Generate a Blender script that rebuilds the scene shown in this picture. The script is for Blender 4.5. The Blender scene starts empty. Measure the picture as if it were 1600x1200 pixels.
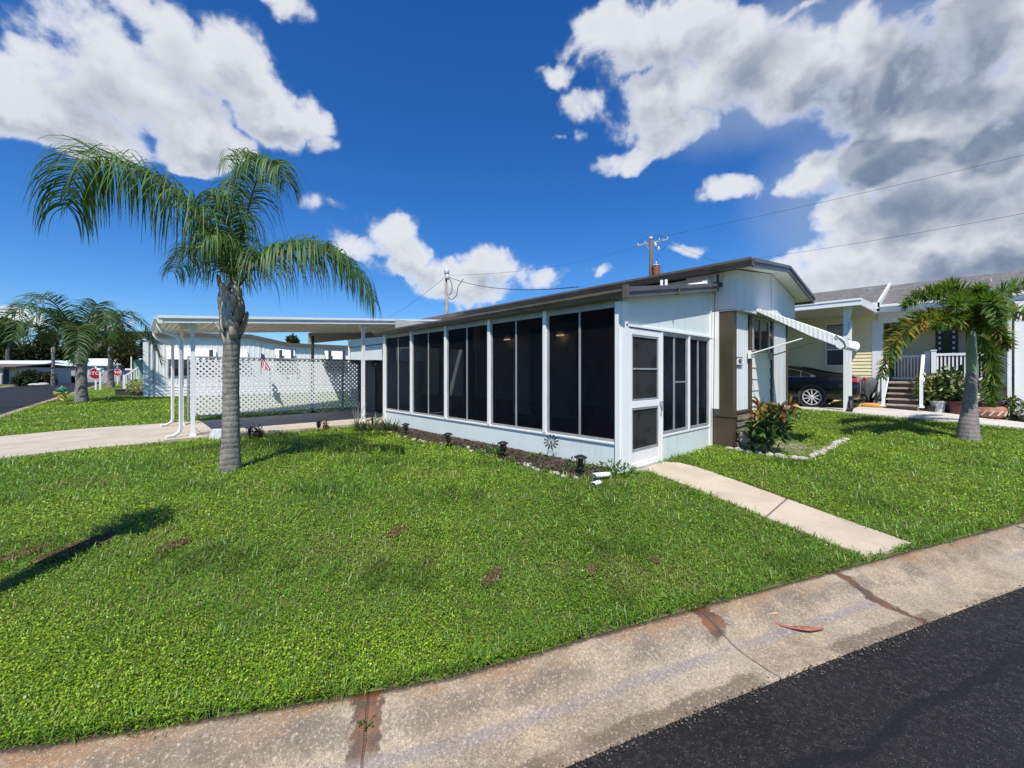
import bpy, math, random
import numpy as np
from mathutils import Vector, Matrix
random.seed(7); rng = np.random.default_rng(7)
sc = bpy.context.scene
COL = sc.collection
R_ = math.radians
# ------------------------------------------------------------------ camera
F0, YH = 640.0, 583.0
RX, RY, FX, FY = .7352, -.6778, .6778, .7352      # camera right and forward in plan
CAM = Vector((-5.033, -3.18, 1.41))
cd = bpy.data.cameras.new('camera'); cam = bpy.data.objects.new('camera', cd); COL.objects.link(cam)
cd.sensor_width = 36; cd.lens = F0/1600*36; cd.shift_y = -(600-YH)/1600
cd.clip_start = .05; cd.clip_end = 4000
cam.location = CAM; cam.rotation_euler = (math.pi/2, 0, -math.atan2(FX, FY)); sc.camera = cam
# ------------------------------------------------------------------ render look
sc.view_settings.view_transform = 'Standard'; sc.view_settings.look = 'None'
sc.view_settings.exposure = 0.42; sc.view_settings.gamma = 1
sc.cycles.max_bounces = 6; sc.cycles.transparent_max_bounces = 12
# ------------------------------------------------------------------ sun
SUN_EL = 58; LH = Vector((.70, .714, 0)).normalized()
sl = bpy.data.lights.new('sun', 'SUN'); sl.energy = 4.3; sl.angle = R_(.5); sl.color = (1, .955, .88)
so = bpy.data.objects.new('sun', sl); COL.objects.link(so)
ld = Vector((LH.x*math.cos(R_(SUN_EL)), LH.y*math.cos(R_(SUN_EL)), -math.sin(R_(SUN_EL))))
so.rotation_euler = ld.to_track_quat('-Z', 'Y').to_euler()
# ------------------------------------------------------------------ node helper
class NT:
    def __init__(s, nt): s.nt = nt; s.n = nt.nodes; s.l = nt.links
    def node(s, t, ins=None, **kw):
        n = s.n.new(t)
        for k, v in kw.items(): setattr(n, k, v)
        for k, v in (ins or {}).items(): s.put(n, k, v)
        return n
    def put(s, n, k, v):
        i = n.inputs[k]
        if isinstance(v, bpy.types.NodeSocket): s.l.new(v, i)
        else:
            if hasattr(i.default_value, '__len__') and not isinstance(v, (int, float)) and len(i.default_value) == 4 and len(v) == 3: v = (*v, 1)
            i.default_value = v
    def m(s, op, a, b=None, c=None, clamp=False):
        n = s.n.new('ShaderNodeMath'); n.operation = op; n.use_clamp = clamp
        for i, v in enumerate((a, b, c)):
            if v is not None: s.put(n, i, v)
        return n.outputs[0]
    def v(s, op, a, b=None, out=0):
        n = s.n.new('ShaderNodeVectorMath'); n.operation = op
        for i, v in enumerate((a, b)):
            if v is not None: s.put(n, i, v)
        return n.outputs['Value'] if op in ('DOT_PRODUCT', 'LENGTH', 'DISTANCE') else n.outputs[0]
    def noise(s, vec, scale, detail=4, rough=.55, dist=0, col=False):
        n = s.node('ShaderNodeTexNoise', {'Vector': vec, 'Scale': scale, 'Detail': detail, 'Roughness': rough, 'Distortion': dist})
        return n.outputs['Color' if col else 0]
    def rmp(s, val, a, b, lo=0., hi=1., smooth=True):
        n = s.node('ShaderNodeMapRange', {'Value': val, 'From Min': a, 'From Max': b, 'To Min': lo, 'To Max': hi})
        if smooth: n.interpolation_type = 'SMOOTHSTEP'
        return n.outputs[0]
    def mix(s, f, a, b, mode='MIX'):
        n = s.node('ShaderNodeMix', data_type='RGBA', blend_type=mode)
        s.put(n, 0, f); s.put(n, 6, a); s.put(n, 7, b); return n.outputs[2]
# ------------------------------------------------------------------ world: Nishita sky with broken cumulus
w = bpy.data.worlds.new('World'); sc.world = w; w.use_nodes = True
N = NT(w.node_tree); N.n.clear()
sky = N.node('ShaderNodeTexSky', sky_type='NISHITA', sun_disc=False)
sky.sun_elevation = R_(SUN_EL); sky.sun_rotation = math.atan2(-LH.x, -LH.y); sky.air_density = 1.0; sky.dust_density = .35; sky.ozone_density = 3.0
D = N.v('NORMALIZE', N.node('ShaderNodeTexCoord').outputs['Generated'])
dx = N.v('DOT_PRODUCT', D, (RX, RY, 0)); dy = N.v('DOT_PRODUCT', D, (FX, FY, 0))
sepz = N.node('ShaderNodeSeparateXYZ', {'Vector': D}).outputs[2]
az = N.m('ARCTAN2', dx, dy); el = N.m('ARCSINE', sepz)
AE = N.node('ShaderNodeCombineXYZ', {'X': az, 'Y': el}).outputs[0]
def ae(px, py):
    a = math.atan((px-800)/F0); return a, math.atan((YH-py)/F0*math.cos(a))
BL = [(40,140,130,75),(180,130,130,90),(290,95,85,72),(370,115,75,72),(420,170,70,55),(484,178,38,32),(110,195,150,38),(300,205,90,52),(500,222,22,18),(300,262,20,12),
 (465,18,36,22),(505,326,46,15),(548,333,20,12),(608,372,48,42),(560,385,42,22),(625,395,48,32),(690,425,52,26),(770,418,58,30),(730,452,78,26),(850,440,44,22),
 (48,488,34,20),(190,512,30,12),(700,498,60,12),(940,45,55,40),(1010,60,120,62),(1130,120,130,72),(1240,130,110,68),(950,110,38,52),(868,122,30,18),(905,165,36,26),(905,215,13,14),(865,217,9,7),
 (1055,210,62,32),(985,245,46,20),(1150,302,42,17),(1370,70,70,90),(1480,70,130,110),(1600,120,110,170),(1440,190,120,80),(1400,255,110,52),(1520,260,150,80),(1260,285,52,36),(1310,330,55,36),
 (1430,335,150,65),(1330,250,70,50),(1350,410,130,60),(1530,440,120,50),(1330,150,90,80),(1560,30,160,90),(240,140,140,70),(90,100,70,40),(1030,150,110,60),(1120,60,80,50),(1560,350,120,90),(1235,410,44,22),(1300,432,70,34),(1420,420,110,48),(1080,394,28,10),(948,424,16,16),(1245,20,60,10)]
DK = [(1330,180,130,60,.6),(1500,330,150,60,.5),(1120,170,90,40,.4),(130,190,110,40,.25),(1500,70,140,100,.9),(1410,235,90,50,1.1),(1570,190,90,60,.8),(1540,420,110,45,.5),(1170,130,110,55,.45),(340,140,110,50,.28),(1400,350,90,25,.45),(780,438,60,14,.35),(1060,80,80,40,.3),(430,190,60,30,.25)]
def blobs(vec, lst):
    acc = None
    for b in lst:
        a0, e0 = ae(b[0], b[1]); a1, e1 = ae(b[0]+b[2]*.5, b[1]-b[3]*.5); a2, e2 = ae(b[0]-b[2]*.5, b[1]+b[3]*.5)
        ra = abs(a1-a2)*1.12; re = abs(ae(b[0], b[1]-b[3]*.5)[1]-ae(b[0], b[1]+b[3]*.5)[1])*1.12
        d = N.v('MULTIPLY', N.v('SUBTRACT', vec, (a0, e0, 0)), (1/ra, 1/re, 0))
        g = N.m('SUBTRACT', 1.0, N.v('DOT_PRODUCT', d, d))
        amp = min(1, max(.42, min(b[2], b[3]*1.8)/60))
        if len(b) == 4 and amp < 1: g = N.m('MULTIPLY', g, amp)
        if len(b) > 4: g = N.m('MULTIPLY', N.m('MAXIMUM', g, 0), b[4])
        if acc is None: acc = g
        else:
            n = N.node('ShaderNodeMath', operation='SMOOTH_MAX'); N.put(n, 0, acc); N.put(n, 1, g); n.inputs[2].default_value = .25; acc = n.outputs[0]
    return acc
def cloud_density(off, det=9, b_=None):
    p = N.v('ADD', AE, off) if off else AE
    q = N.v('ADD', D, (0, 0, off[1]) if off else (0, 0, 0))
    if b_ is None:
        wz = N.v('MULTIPLY', N.v('SUBTRACT', N.noise(q, 6, 4, .6, col=True), (.5, .5, .5)), (.20, .11, 0))
        b_ = blobs(N.v('ADD', p, wz), BL)
    f = N.noise(q, 8.5, det, .60, .25); f2 = N.noise(q, 3.2, 2, .5)
    return N.m('ADD', N.m('MULTIPLY', N.m('MINIMUM', N.m('MAXIMUM', b_, -1.2), .85), .74), N.m('ADD', N.m('MULTIPLY', N.m('SUBTRACT', f, .5), 2.0), N.m('MULTIPLY', N.m('SUBTRACT', f2, .5), .6))), b_
d0, bb = cloud_density(None, 10); s0, _ = cloud_density(None, 5, bb); s1, _ = cloud_density((-.02, .05, 0), 5)
mask = N.m('MULTIPLY', N.rmp(d0, -.10, .50), N.rmp(el, -.02, .03))
lit = N.rmp(N.m('SUBTRACT', s0, s1), -.38, .42)
dark = blobs(N.v('ADD', AE, N.v('MULTIPLY', N.v('SUBTRACT', N.noise(D, 5, 4, .55, col=True), (.5, .5, .5)), (.34, .22, 0))), DK)
dark = N.m('MULTIPLY', N.m('MAXIMUM', dark, 0), 1.9, clamp=True)
thick = N.rmp(d0, .15, .85)
shade = N.m('SUBTRACT', 1.0, N.m('MULTIPLY', thick, N.m('SUBTRACT', .92, N.m('MULTIPLY', lit, .82))), clamp=True)
ccol = N.mix(shade, (.24, .31, .44), (.96, .98, 1.0))
ccol = N.mix(N.m('MULTIPLY', N.m('MULTIPLY', dark, N.rmp(d0, .1, .55)), N.m('SUBTRACT', 1.0, N.m('MULTIPLY', lit, .3)), clamp=True), ccol, (.18, .24, .34))
veil = N.m('MULTIPLY', N.rmp(N.m('ADD', blobs(AE, [(1480,300,380,300),(1600,100,260,240),(1200,120,260,120)]), N.m('MULTIPLY', N.m('SUBTRACT', N.noise(D, 4, 6, .6), .5), 1.6)), -.2, 1.1), .62)
ccol = N.mix(N.m('SUBTRACT', 1.0, N.rmp(mask, .0, .6)), ccol, (.36, .46, .62))
mask = N.m('MAXIMUM', mask, N.m('MULTIPLY', veil, N.rmp(el, -.02, .05)))
skyc = N.node('ShaderNodeHueSaturation', {'Color': sky.outputs[0], 'Hue': .5, 'Saturation': 1.32, 'Value': 1.0}).outputs[0]
skyc = N.mix(1.0, skyc, (.58, .80, 1.08), 'MULTIPLY')
bg1 = N.node('ShaderNodeBackground', {'Color': skyc, 'Strength': .10}); bg2 = N.node('ShaderNodeBackground', {'Color': ccol, 'Strength': .74})
ms = N.node('ShaderNodeMixShader', {0: N.m('MULTIPLY', mask, .97), 1: bg1.outputs[0], 2: bg2.outputs[0]})
N.l.new(ms.outputs[0], N.node('ShaderNodeOutputWorld').inputs[0])
w.cycles.sampling_method = 'MANUAL'; w.cycles.sample_map_resolution = 512
# ------------------------------------------------------------------ pixel -> place
def at(px, py, d):
    a = (px-800)/F0; b = (YH-py)/F0
    return Vector((CAM.x+d*(a*RX+FX), CAM.y+d*(a*RY+FY), CAM.z+d*b))
CT = [(-8.3,140),(-8.3,60),(-8.3,30),(-8.3,18),(-8.3,10),(-8.3,5.5),(-8.12,3.4),(-7.55,1.9),(-6.6,.62),(-5.5,-.33),(-4.85,-.73),(-4.25,-1.08),(-3.75,-1.34),(-3.0,-1.62),(-2.2,-1.93),(-.46,-2.62),(2.24,-3.69),(6,-5.05),(12,-6.9),(25,-10.6),(60,-20)]
def catmull(P, step=.25):
    P = [np.array(p, float) for p in P]; out = []
    for i in range(len(P)-1):
        p0 = P[max(i-1, 0)]; p1 = P[i]; p2 = P[i+1]; p3 = P[min(i+2, len(P)-1)]
        n = max(2, int(min(np.linalg.norm(p2-p1)/step, 40)))
        k = np.linalg.norm(p2-p1)
        m1 = (p2-p0)/(np.linalg.norm(p2-p1)+np.linalg.norm(p1-p0)+1e-9)*k; m2 = (p3-p1)/(np.linalg.norm(p3-p2)+np.linalg.norm(p2-p1)+1e-9)*k
        for j in range(n):
            t = j/n; out.append((2*t**3-3*t*t+1)*p1+(t**3-2*t*t+t)*m1+(-2*t**3+3*t*t)*p2+(t**3-t*t)*m2)
    out.append(P[-1]); return np.array(out)
CU = catmull(CT)
seg = CU[1:]-CU[:-1]; segl = np.linalg.norm(seg, axis=1); segd = seg/segl[:, None]
arc = np.concatenate([[0], np.cumsum(segl)])
def sdist(x, y):
    x = np.atleast_1d(np.asarray(x, float)).ravel(); y = np.atleast_1d(np.asarray(y, float)).ravel()
    best = np.full(x.shape, 1e18); sg = np.zeros(x.shape); ar = np.zeros(x.shape)
    for i in range(len(seg)):
        vx = x-CU[i, 0]; vy = y-CU[i, 1]
        t = np.clip((vx*segd[i, 0]+vy*segd[i, 1]), 0, segl[i])
        ex = vx-t*segd[i, 0]; ey = vy-t*segd[i, 1]; dd = ex*ex+ey*ey
        cr = segd[i, 0]*vy-segd[i, 1]*vx           # >0 : left of travel = lawn side
        u = dd < best-1e-9
        best = np.where(u, dd, best); sg = np.where(u, np.sign(cr), sg); ar = np.where(u, arc[i]+t, ar)
    return np.sqrt(best)*sg, ar
def sst(a, b, x): t = np.clip((x-a)/(b-a), 0, 1); return t*t*(3-2*t)
def zcurb(x, y): return -.22+.13*sst(2, 9, np.asarray(y, float))*(np.asarray(x, float) < 3)
def terrain(x, y):
    x = np.asarray(x, float); y = np.asarray(y, float); sh = x.shape
    s, _ = sdist(x, y); s = s.reshape(sh)
    wd = 2.5+3.0*sst(4, 9, x); t = np.clip(s/wd, 0, 1); t = .82*t+.18*t*t*(3-2*t)
    zc = zcurb(x, y); tg = .22*sst(6.5, 10, x)
    z = zc+(tg-zc)*t
    so_ = -s; und = zc-.035-np.interp(so_, [0, .12, .2, .3, .36], [0, .02, .055, .10, .12])
    z = np.where(s < 0, und, z); z = np.where(s < -.40, -.75, z); z = np.where(s < -7.7, -.16, z)
    return z
def gz(x, y): return float(terrain(np.array([x]), np.array([y]))[0])
def gp(px, py, lift=0.):
    z = 0
    for _ in range(12):
        d = F0*(CAM.z-z)/(py-YH); p = at(px, py, d); z = .5*z+.5*gz(p.x, p.y)
    return Vector((p.x, p.y, z+lift))
# ------------------------------------------------------------------ materials
MATS = {}
def mat(name, col, col2=None, sc_=3., rough=.6, bump=0., bs=60., metal=0., spec=.5, det=4, thr=(.35, .65), stretch=(1, 1, 1), coat=0., extra=None):
    if name in MATS: return MATS[name]
    m = bpy.data.materials.new(name); m.use_nodes = True; MATS[name] = m
    T = NT(m.node_tree); b = T.n['Principled BSDF']
    P = T.node('ShaderNodeTexCoord').outputs['Object']
    P = T.v('MULTIPLY', P, stretch)
    T.put(b, 'Roughness', rough); T.put(b, 'Metallic', metal); T.put(b, 'Specular IOR Level', spec); T.put(b, 'Coat Weight', coat)
    c = T.mix(T.rmp(T.noise(P, sc_, det, .6), *thr), col, col2) if col2 else None
    if c is None:
        c = T.mix(T.noise(P, sc_*2, 3), tuple(v*.93 for v in col), tuple(min(1, v*1.05) for v in col))
    if extra: c = extra(T, P, c, b)
    T.put(b, 'Base Color', c)
    if bump: 
        bn = T.node('ShaderNodeBump', {'Height': T.noise(P, bs, 4, .6), 'Strength': bump, 'Distance': .01}); T.put(b, 'Normal', bn.outputs[0])
    return m
def streaks(amount=.5, col=(.22, .24, .2)):
    def f(T, P, c, b):
        n = T.noise(T.v('MULTIPLY', P, (9, 9, .7)), 1.5, 5, .6)
        n2 = T.noise(P, 1.3, 3)
        k = T.m('MULTIPLY', T.rmp(n, .5, .78), T.rmp(n2, .35, .7), clamp=True)
        return T.mix(T.m('MULTIPLY', k, amount), c, col)
    return f
WHITE = mat('white_paint', (.78, .79, .76), rough=.45, extra=streaks(.14))
TRIM = mat('white_trim', (.86, .86, .83), rough=.35, extra=streaks(.08))
ALU = mat('grey_aluminium', (.42, .43, .43), (.33, .34, .34), rough=.45, metal=.3)
KNEE = mat('pale_kneewall_paint', (.72, .79, .76), (.68, .75, .72), sc_=1.2, rough=.6, bump=.15, bs=90, extra=streaks(.4, (.3, .34, .3)))
RIB = mat('ribbed_white_siding', (.72, .745, .73), (.67, .70, .69), sc_=1., rough=.45, extra=streaks(.35, (.33, .35, .34)))
BROWN = mat('brown_paint', (.078, .057, .032), (.062, .045, .026), sc_=2, rough=.4, bump=.05)
BROWN2 = mat('brown_gutter_metal', (.135, .112, .09), (.10, .082, .066), sc_=2.5, rough=.32, extra=streaks(.25, (.3, .28, .25)))
ROOFM = mat('brown_roof_metal', (.14, .12, .10), (.09, .075, .065), sc_=1.2, rough=.6)
SLAT = mat('brown_skirting', (.20, .175, .125), (.15, .13, .09), sc_=4, rough=.6)
DARKIN = mat('dark_interior', (.06, .06, .06), (.04, .04, .04), rough=.9)
INWALL = mat('interior_wall', (.5, .52, .5), (.42, .43, .42), rough=.8)
BLACKP = mat('black_plastic', (.02, .02, .02), rough=.35)
BLACKM = mat('black_metal', (.03, .03, .032), (.05, .05, .05), rough=.5)
GLASS = mat('dark_window_glass', (.02, .025, .03), rough=.04, spec=1.0)
CONC = mat('beige_concrete', (.54, .45, .34), (.46, .38, .29), sc_=2.2, rough=.85, bump=.4, bs=140)
YEL = mat('cream_siding', (.84, .75, .48), (.80, .71, .44), sc_=1., rough=.5)
CLEAN = mat('clean_white', (.80, .82, .82), rough=.4)
SHING = None
def shingle_mat():
    def f(T, P, c, b):
        n = T.node('ShaderNodeTexBrick', {'Vector': T.v('MULTIPLY', T.node('ShaderNodeTexCoord').outputs['Object'], (1, 1, 1)), 'Scale': 2.2, 'Mortar Size': .012, 'Color1': (.95,.95,.95,1), 'Color2': (.7,.7,.7,1), 'Mortar': (.4,.4,.4,1)})
        return T.mix(.7, c, n.outputs[0], 'MULTIPLY')
    return mat('grey_shingles', (.20, .185, .17), (.13, .12, .115), sc_=5, rough=.9, bump=.5, bs=60, extra=f)
SHING = shingle_mat()
def screen_mat(name='insect_screen', tr=.62, fac=.36, dif=(.012, .014, .020)):
    m = bpy.data.materials.new(name); m.use_nodes = True; T = NT(m.node_tree); T.n.clear()
    P = T.node('ShaderNodeTexCoord').outputs['Object']
    t = T.node('ShaderNodeBsdfTransparent', {'Color': (tr, tr, tr)})
    k = T.rmp(T.noise(P, 4, 5), .3, .7, .6, 1.5)
    d = T.node('ShaderNodeBsdfDiffuse', {'Color': T.mix(k, (0, 0, 0), dif)})
    mx = T.node('ShaderNodeMixShader', {0: fac, 1: t.outputs[0], 2: d.outputs[0]})
    g = T.node('ShaderNodeBsdfGlossy', {'Color': (.5, .6, .8), 'Roughness': .25})
    fr = T.node('ShaderNodeFresnel', {'IOR': 1.15})
    m2 = T.node('ShaderNodeMixShader', {0: T.m('MULTIPLY', fr.outputs[0], .35), 1: mx.outputs[0], 2: g.outputs[0]})
    T.l.new(m2.outputs[0], T.node('ShaderNodeOutputMaterial').inputs[0]); MATS[name] = m
    return m
SCREEN = screen_mat()
SCREEN2 = screen_mat('door_screen', .25, .8, (.05, .052, .05))
def leaf_mat(name, attr='tint', trans=.35, rough=.45, mul=1., spec=.4):
    m = bpy.data.materials.new(name); m.use_nodes = True; T = NT(m.node_tree); b = T.n['Principled BSDF']; out = T.n['Material Output']
    c = T.node('ShaderNodeAttribute', attribute_name=attr).outputs[0]
    if mul != 1: c = T.mix(1.0, c, (mul, mul, mul), 'MULTIPLY')
    T.put(b, 'Base Color', c); T.put(b, 'Roughness', rough); T.put(b, 'Specular IOR Level', spec)
    tr = T.node('ShaderNodeBsdfTranslucent', {'Color': T.mix(1.0, c, (1.25, 1.2, .5), 'MULTIPLY')})
    mx = T.node('ShaderNodeMixShader', {0: trans, 1: b.outputs[0], 2: tr.outputs[0]})
    T.l.new(mx.outputs[0], out.inputs[0]); MATS[name] = m; return m
LEAF = leaf_mat('foliage_leaf', spec=.3, rough=.5); GRASSM = leaf_mat('lawn_leaf', trans=.3, rough=.42, spec=.45)
# ------------------------------------------------------------------ mesh helper
def wm(o): return o.matrix_basis.copy() if o.parent is None else wm(o.parent) @ o.matrix_parent_inverse @ o.matrix_basis
class MB:
    def __init__(s): s.v = []; s.f = []
    def add(s, vs, fs):
        o = len(s.v); s.v += [tuple(v) for v in vs]; s.f += [tuple(i+o for i in f) for f in fs]; return s
    def box(s, x0, y0, z0, x1, y1, z1, M=None):
        vs = [(x, y, z) for z in (z0, z1) for y in (y0, y1) for x in (x0, x1)]
        if M: vs = [M @ Vector(v) for v in vs]
        return s.add(vs, [(0, 2, 3, 1), (4, 5, 7, 6), (0, 1, 5, 4), (1, 3, 7, 5), (3, 2, 6, 7), (2, 0, 4, 6)])
    def bar(s, a, b, w, h, up=(0, 0, 1)):
        a = Vector(a); b = Vector(b); t = (b-a).normalized(); u = Vector(up); sd = t.cross(u)
        if sd.length < 1e-4: sd = t.cross(Vector((1, 0, 0)))
        sd.normalize(); n = sd.cross(t).normalized(); vs = []
        for p in (a, b):
            for k, l in ((-1, -1), (1, -1), (1, 1), (-1, 1)): vs.append(p+sd*w/2*k+n*h/2*l)
        return s.add(vs, [(0, 1, 2, 3), (7, 6, 5, 4), (0, 4, 5, 1), (1, 5, 6, 2), (2, 6, 7, 3), (3, 7, 4, 0)])
    def tube(s, pts, r, n=8, cap=True, sx=1.):
        pts = [Vector(p) for p in pts]; k = len(pts); r = r if hasattr(r, '__len__') else [r]*k
        vs = []; prev = None
        for i, p in enumerate(pts):
            t = (pts[min(i+1, k-1)]-pts[max(i-1, 0)]).normalized()
            if prev is None: sd = t.orthogonal().normalized()
            else: sd = (prev-t*prev.dot(t)).normalized()
            prev = sd; bn = t.cross(sd)
            for j in range(n):
                a = 2*math.pi*j/n; vs.append(p+sd*math.cos(a)*r[i]+bn*math.sin(a)*r[i]*sx)
        fs = [(i*n+j, i*n+(j+1) % n, (i+1)*n+(j+1) % n, (i+1)*n+j) for i in range(k-1) for j in range(n)]
        if cap: fs += [tuple(range(n-1, -1, -1)), tuple((k-1)*n+j for j in range(n))]
        return s.add(vs, fs)
    def lathe(s, prof, c=(0, 0, 0), n=16, M=None):
        vs = []
        for r, z in prof:
            for j in range(n):
                a = 2*math.pi*j/n; v = Vector((r*math.cos(a), r*math.sin(a), z))
                if M: v = M @ v
                vs.append(v+Vector(c))
        k = len(prof)
        fs = [(i*n+j, i*n+(j+1) % n, (i+1)*n+(j+1) % n, (i+1)*n+j) for i in range(k-1) for j in range(n)]
        fs += [tuple(range(n-1, -1, -1)), tuple((k-1)*n+j for j in range(n))]
        return s.add(vs, fs)
    def prism(s, poly, vec, M=None):
        n = len(poly); vec = Vector(vec); vs = [Vector(p) for p in poly]; vs = vs+[v+vec for v in vs]
        if M: vs = [M @ v for v in vs]
        return s.add(vs, [tuple(range(n-1, -1, -1)), tuple(range(n, 2*n))]+[(i, (i+1) % n, n+(i+1) % n, n+i) for i in range(n)])
    def panel(s, o, du, L, z0, z1, nrm, prof):           # prof: list of (u, depth) repeated profile along u; vertical ribs
        o = Vector(o); du = Vector(du); nrm = Vector(nrm); us = []
        pitch = prof[-1][0]; k = 0
        while k*pitch < L:
            for u, d in prof[:-1]:
                if k*pitch+u < L: us.append((k*pitch+u, d))
            k += 1
        us.append((L, 0)); vs = []
        for u, d in us:
            for z in (z0, z1): vs.append(o+du*u+nrm*d+Vector((0, 0, z)))
        return s.add(vs, [(2*i, 2*i+2, 2*i+3, 2*i+1) for i in range(len(us)-1)])
    def lap(s, o, du, L, z0, z1, nrm, pitch=.1, dep=.016):   # horizontal lap siding
        o = Vector(o); du = Vector(du); nrm = Vector(nrm); zs = []; z = z0
        while z < z1-1e-6:
            zt = min(z+pitch, z1); zs += [(z, dep), (zt-.004, .002), (zt, .002)]; z += pitch
        vs = []
        for z, d in zs:
            for u in (0, L): vs.append(o+du*u+nrm*d+Vector((0, 0, z)))
        return s.add(vs, [(2*i, 2*i+1, 2*i+3, 2*i+2) for i in range(len(zs)-1)])
    def build(s, name, m, parent=None, smooth=False, bevel=0., tint=None, origin=None):
        me = bpy.data.meshes.new(name)
        vv = s.v
        if origin is not None: o = Vector(origin); vv = [Vector(v)-o for v in s.v]
        me.from_pydata([tuple(v) for v in vv], [], s.f); me.update()
        if smooth: me.polygons.foreach_set('use_smooth', [True]*len(me.polygons))
        me.materials.append(m)
        if tint is not None:
            a = me.color_attributes.new('tint', 'FLOAT_COLOR', 'POINT'); t = np.ones((len(s.v), 4)); t[:, :3] = np.array(tint); a.data.foreach_set('color', t.ravel())
        ob = bpy.data.objects.new(name, me); COL.objects.link(ob)
        if origin is not None: ob.location = origin
        if parent is not None:
            ob.parent = parent
            ob.matrix_parent_inverse = wm(parent).inverted()
        if bevel:
            b = ob.modifiers.new('bevel', 'BEVEL'); b.width = bevel; b.segments = 2; b.limit_method = 'ANGLE'; b.angle_limit = R_(40)
        return ob
def tag(o, label=None, cat=None, group=None, kind=None):
    if label: o['label'] = label
    if cat: o['category'] = cat
    if group: o['group'] = group
    if kind: o['kind'] = kind
    return o
def thing(name, loc, label, cat, group=None, rz=0.):
    o = bpy.data.objects.new(name, None); o.empty_display_size = .2; COL.objects.link(o); o.location = loc; o.rotation_euler = (0, 0, rz)
    o.matrix_basis = Matrix.Translation(loc) @ Matrix.Rotation(rz, 4, 'Z')
    return tag(o, label, cat, group)
def dup(o, loc=None, rz=None, label=None, scale=None, parent=None):
    c = o.copy(); COL.objects.link(c)
    if parent is not None: c.parent = parent; c.matrix_parent_inverse = o.matrix_parent_inverse.copy()
    for ch in o.children: dup(ch, parent=c)
    if loc is not None: c.location = loc
    if rz is not None: c.rotation_euler = (0, 0, rz)
    if scale is not None: c.scale = (scale,)*3 if not hasattr(scale, '__len__') else scale
    if label: c['label'] = label
    return c
def npmesh(name, V, Fq, m, tint=None, parent=None, smooth=False, k=4):
    me = bpy.data.meshes.new(name); me.vertices.add(len(V)); me.vertices.foreach_set('co', np.asarray(V, np.float32).ravel())
    nf = len(Fq); me.loops.add(nf*k); me.loops.foreach_set('vertex_index', np.asarray(Fq, np.int32).ravel())
    me.polygons.add(nf); me.polygons.foreach_set('loop_start', np.arange(nf, dtype=np.int32)*k); me.polygons.foreach_set('loop_total', np.full(nf, k, np.int32))
    if smooth: me.polygons.foreach_set('use_smooth', np.ones(nf, bool))
    me.update(calc_edges=True); me.materials.append(m)
    if tint is not None:
        a = me.color_attributes.new('tint', 'FLOAT_COLOR', 'POINT'); t = np.ones((len(V), 4), np.float32); t[:, :3] = tint; a.data.foreach_set('color', t.ravel())
    ob = bpy.data.objects.new(name, me); COL.objects.link(ob)
    if parent is not None: ob.parent = parent; ob.matrix_parent_inverse = wm(parent).inverted()
    return ob
# ================================================================== SETTING
def axis_pts():
    far = [-1600, -900, -500, -300, -180, -120, -80, -55, -40, -32, -26]
    return far
xs = np.array(axis_pts()+[-22, -19, -17]+list(np.arange(-16.2, -9, .4))+list(np.arange(-9, 6, .12))+list(np.arange(6, 22, .35))+[24, 28, 35, 50, 80, 120, 200, 400, 900, 1600])
ys = np.array([-1600, -900, -400, -200, -120, -80, -50, -38]+list(np.arange(-30, -8, .8))+list(np.arange(-8, 9, .12))+list(np.arange(9, 34, .5))+[36, 40, 46, 55, 70, 100, 150, 250, 500, 900, 1600])
GX, GY = np.meshgrid(xs, ys)
GZ = terrain(GX, GY)
def groundmat():
    def f(T, P, c, b):
        n = T.noise(P, 1.1, 5); n2 = T.noise(P, 30, 4)
        c = T.mix(T.rmp(n, .38, .62), (.06, .115, .012), (.10, .16, .016))
        return T.mix(T.rmp(n2, .42, .66), c, (.10, .065, .04))
    return mat('lawn_soil', (.05, .09, .02), rough=.95, bump=.8, bs=25, extra=f)
nx, ny = len(xs), len(ys)
idx = np.arange(nx*ny).reshape(ny, nx)
Fq = np.stack([idx[:-1, :-1], idx[:-1, 1:], idx[1:, 1:], idx[1:, :-1]], -1).reshape(-1, 4)
g = npmesh('ground', np.stack([GX, GY, GZ], -1).reshape(-1, 3), Fq, groundmat(), smooth=True); tag(g, kind='structure')
# normals of the kerb line (pointing to the street)
tang = np.gradient(CU, axis=0); tang /= np.linalg.norm(tang, axis=1)[:, None]
OUT = np.stack([tang[:, 1], -tang[:, 0]], -1)
def strip(offs, zs_, name, m, uv=True):
    V = []; UV = []
    for i, p in enumerate(CU):
        zc = float(zcurb(p[0], p[1]))
        for o, z in zip(offs, zs_): q = p+OUT[i]*o; V.append((q[0], q[1], zc+z)); UV.append((arc[i], o))
    k = len(offs); F_ = [(i*k+j, i*k+j+1, (i+1)*k+j+1, (i+1)*k+j) for i in range(len(CU)-1) for j in range(k-1)]
    ob = npmesh(name, V, F_, m, smooth=True)
    l = ob.data.uv_layers.new(name='UVMap'); vi = np.zeros(len(ob.data.loops), np.int32); ob.data.loops.foreach_get('vertex_index', vi)
    l.data.foreach_set('uv', np.array(UV, np.float32)[vi].ravel())
    return tag(ob, kind='structure')
JP = [(572, 1112), (1085, 950), (1300, 893), (1590, 822)]
JA = []
for px, py in JP:
    d = F0*1.63/(py-YH); p = at(px, py, d); JA.append(float(sdist([p.x], [p.y])[1][0]))
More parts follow.
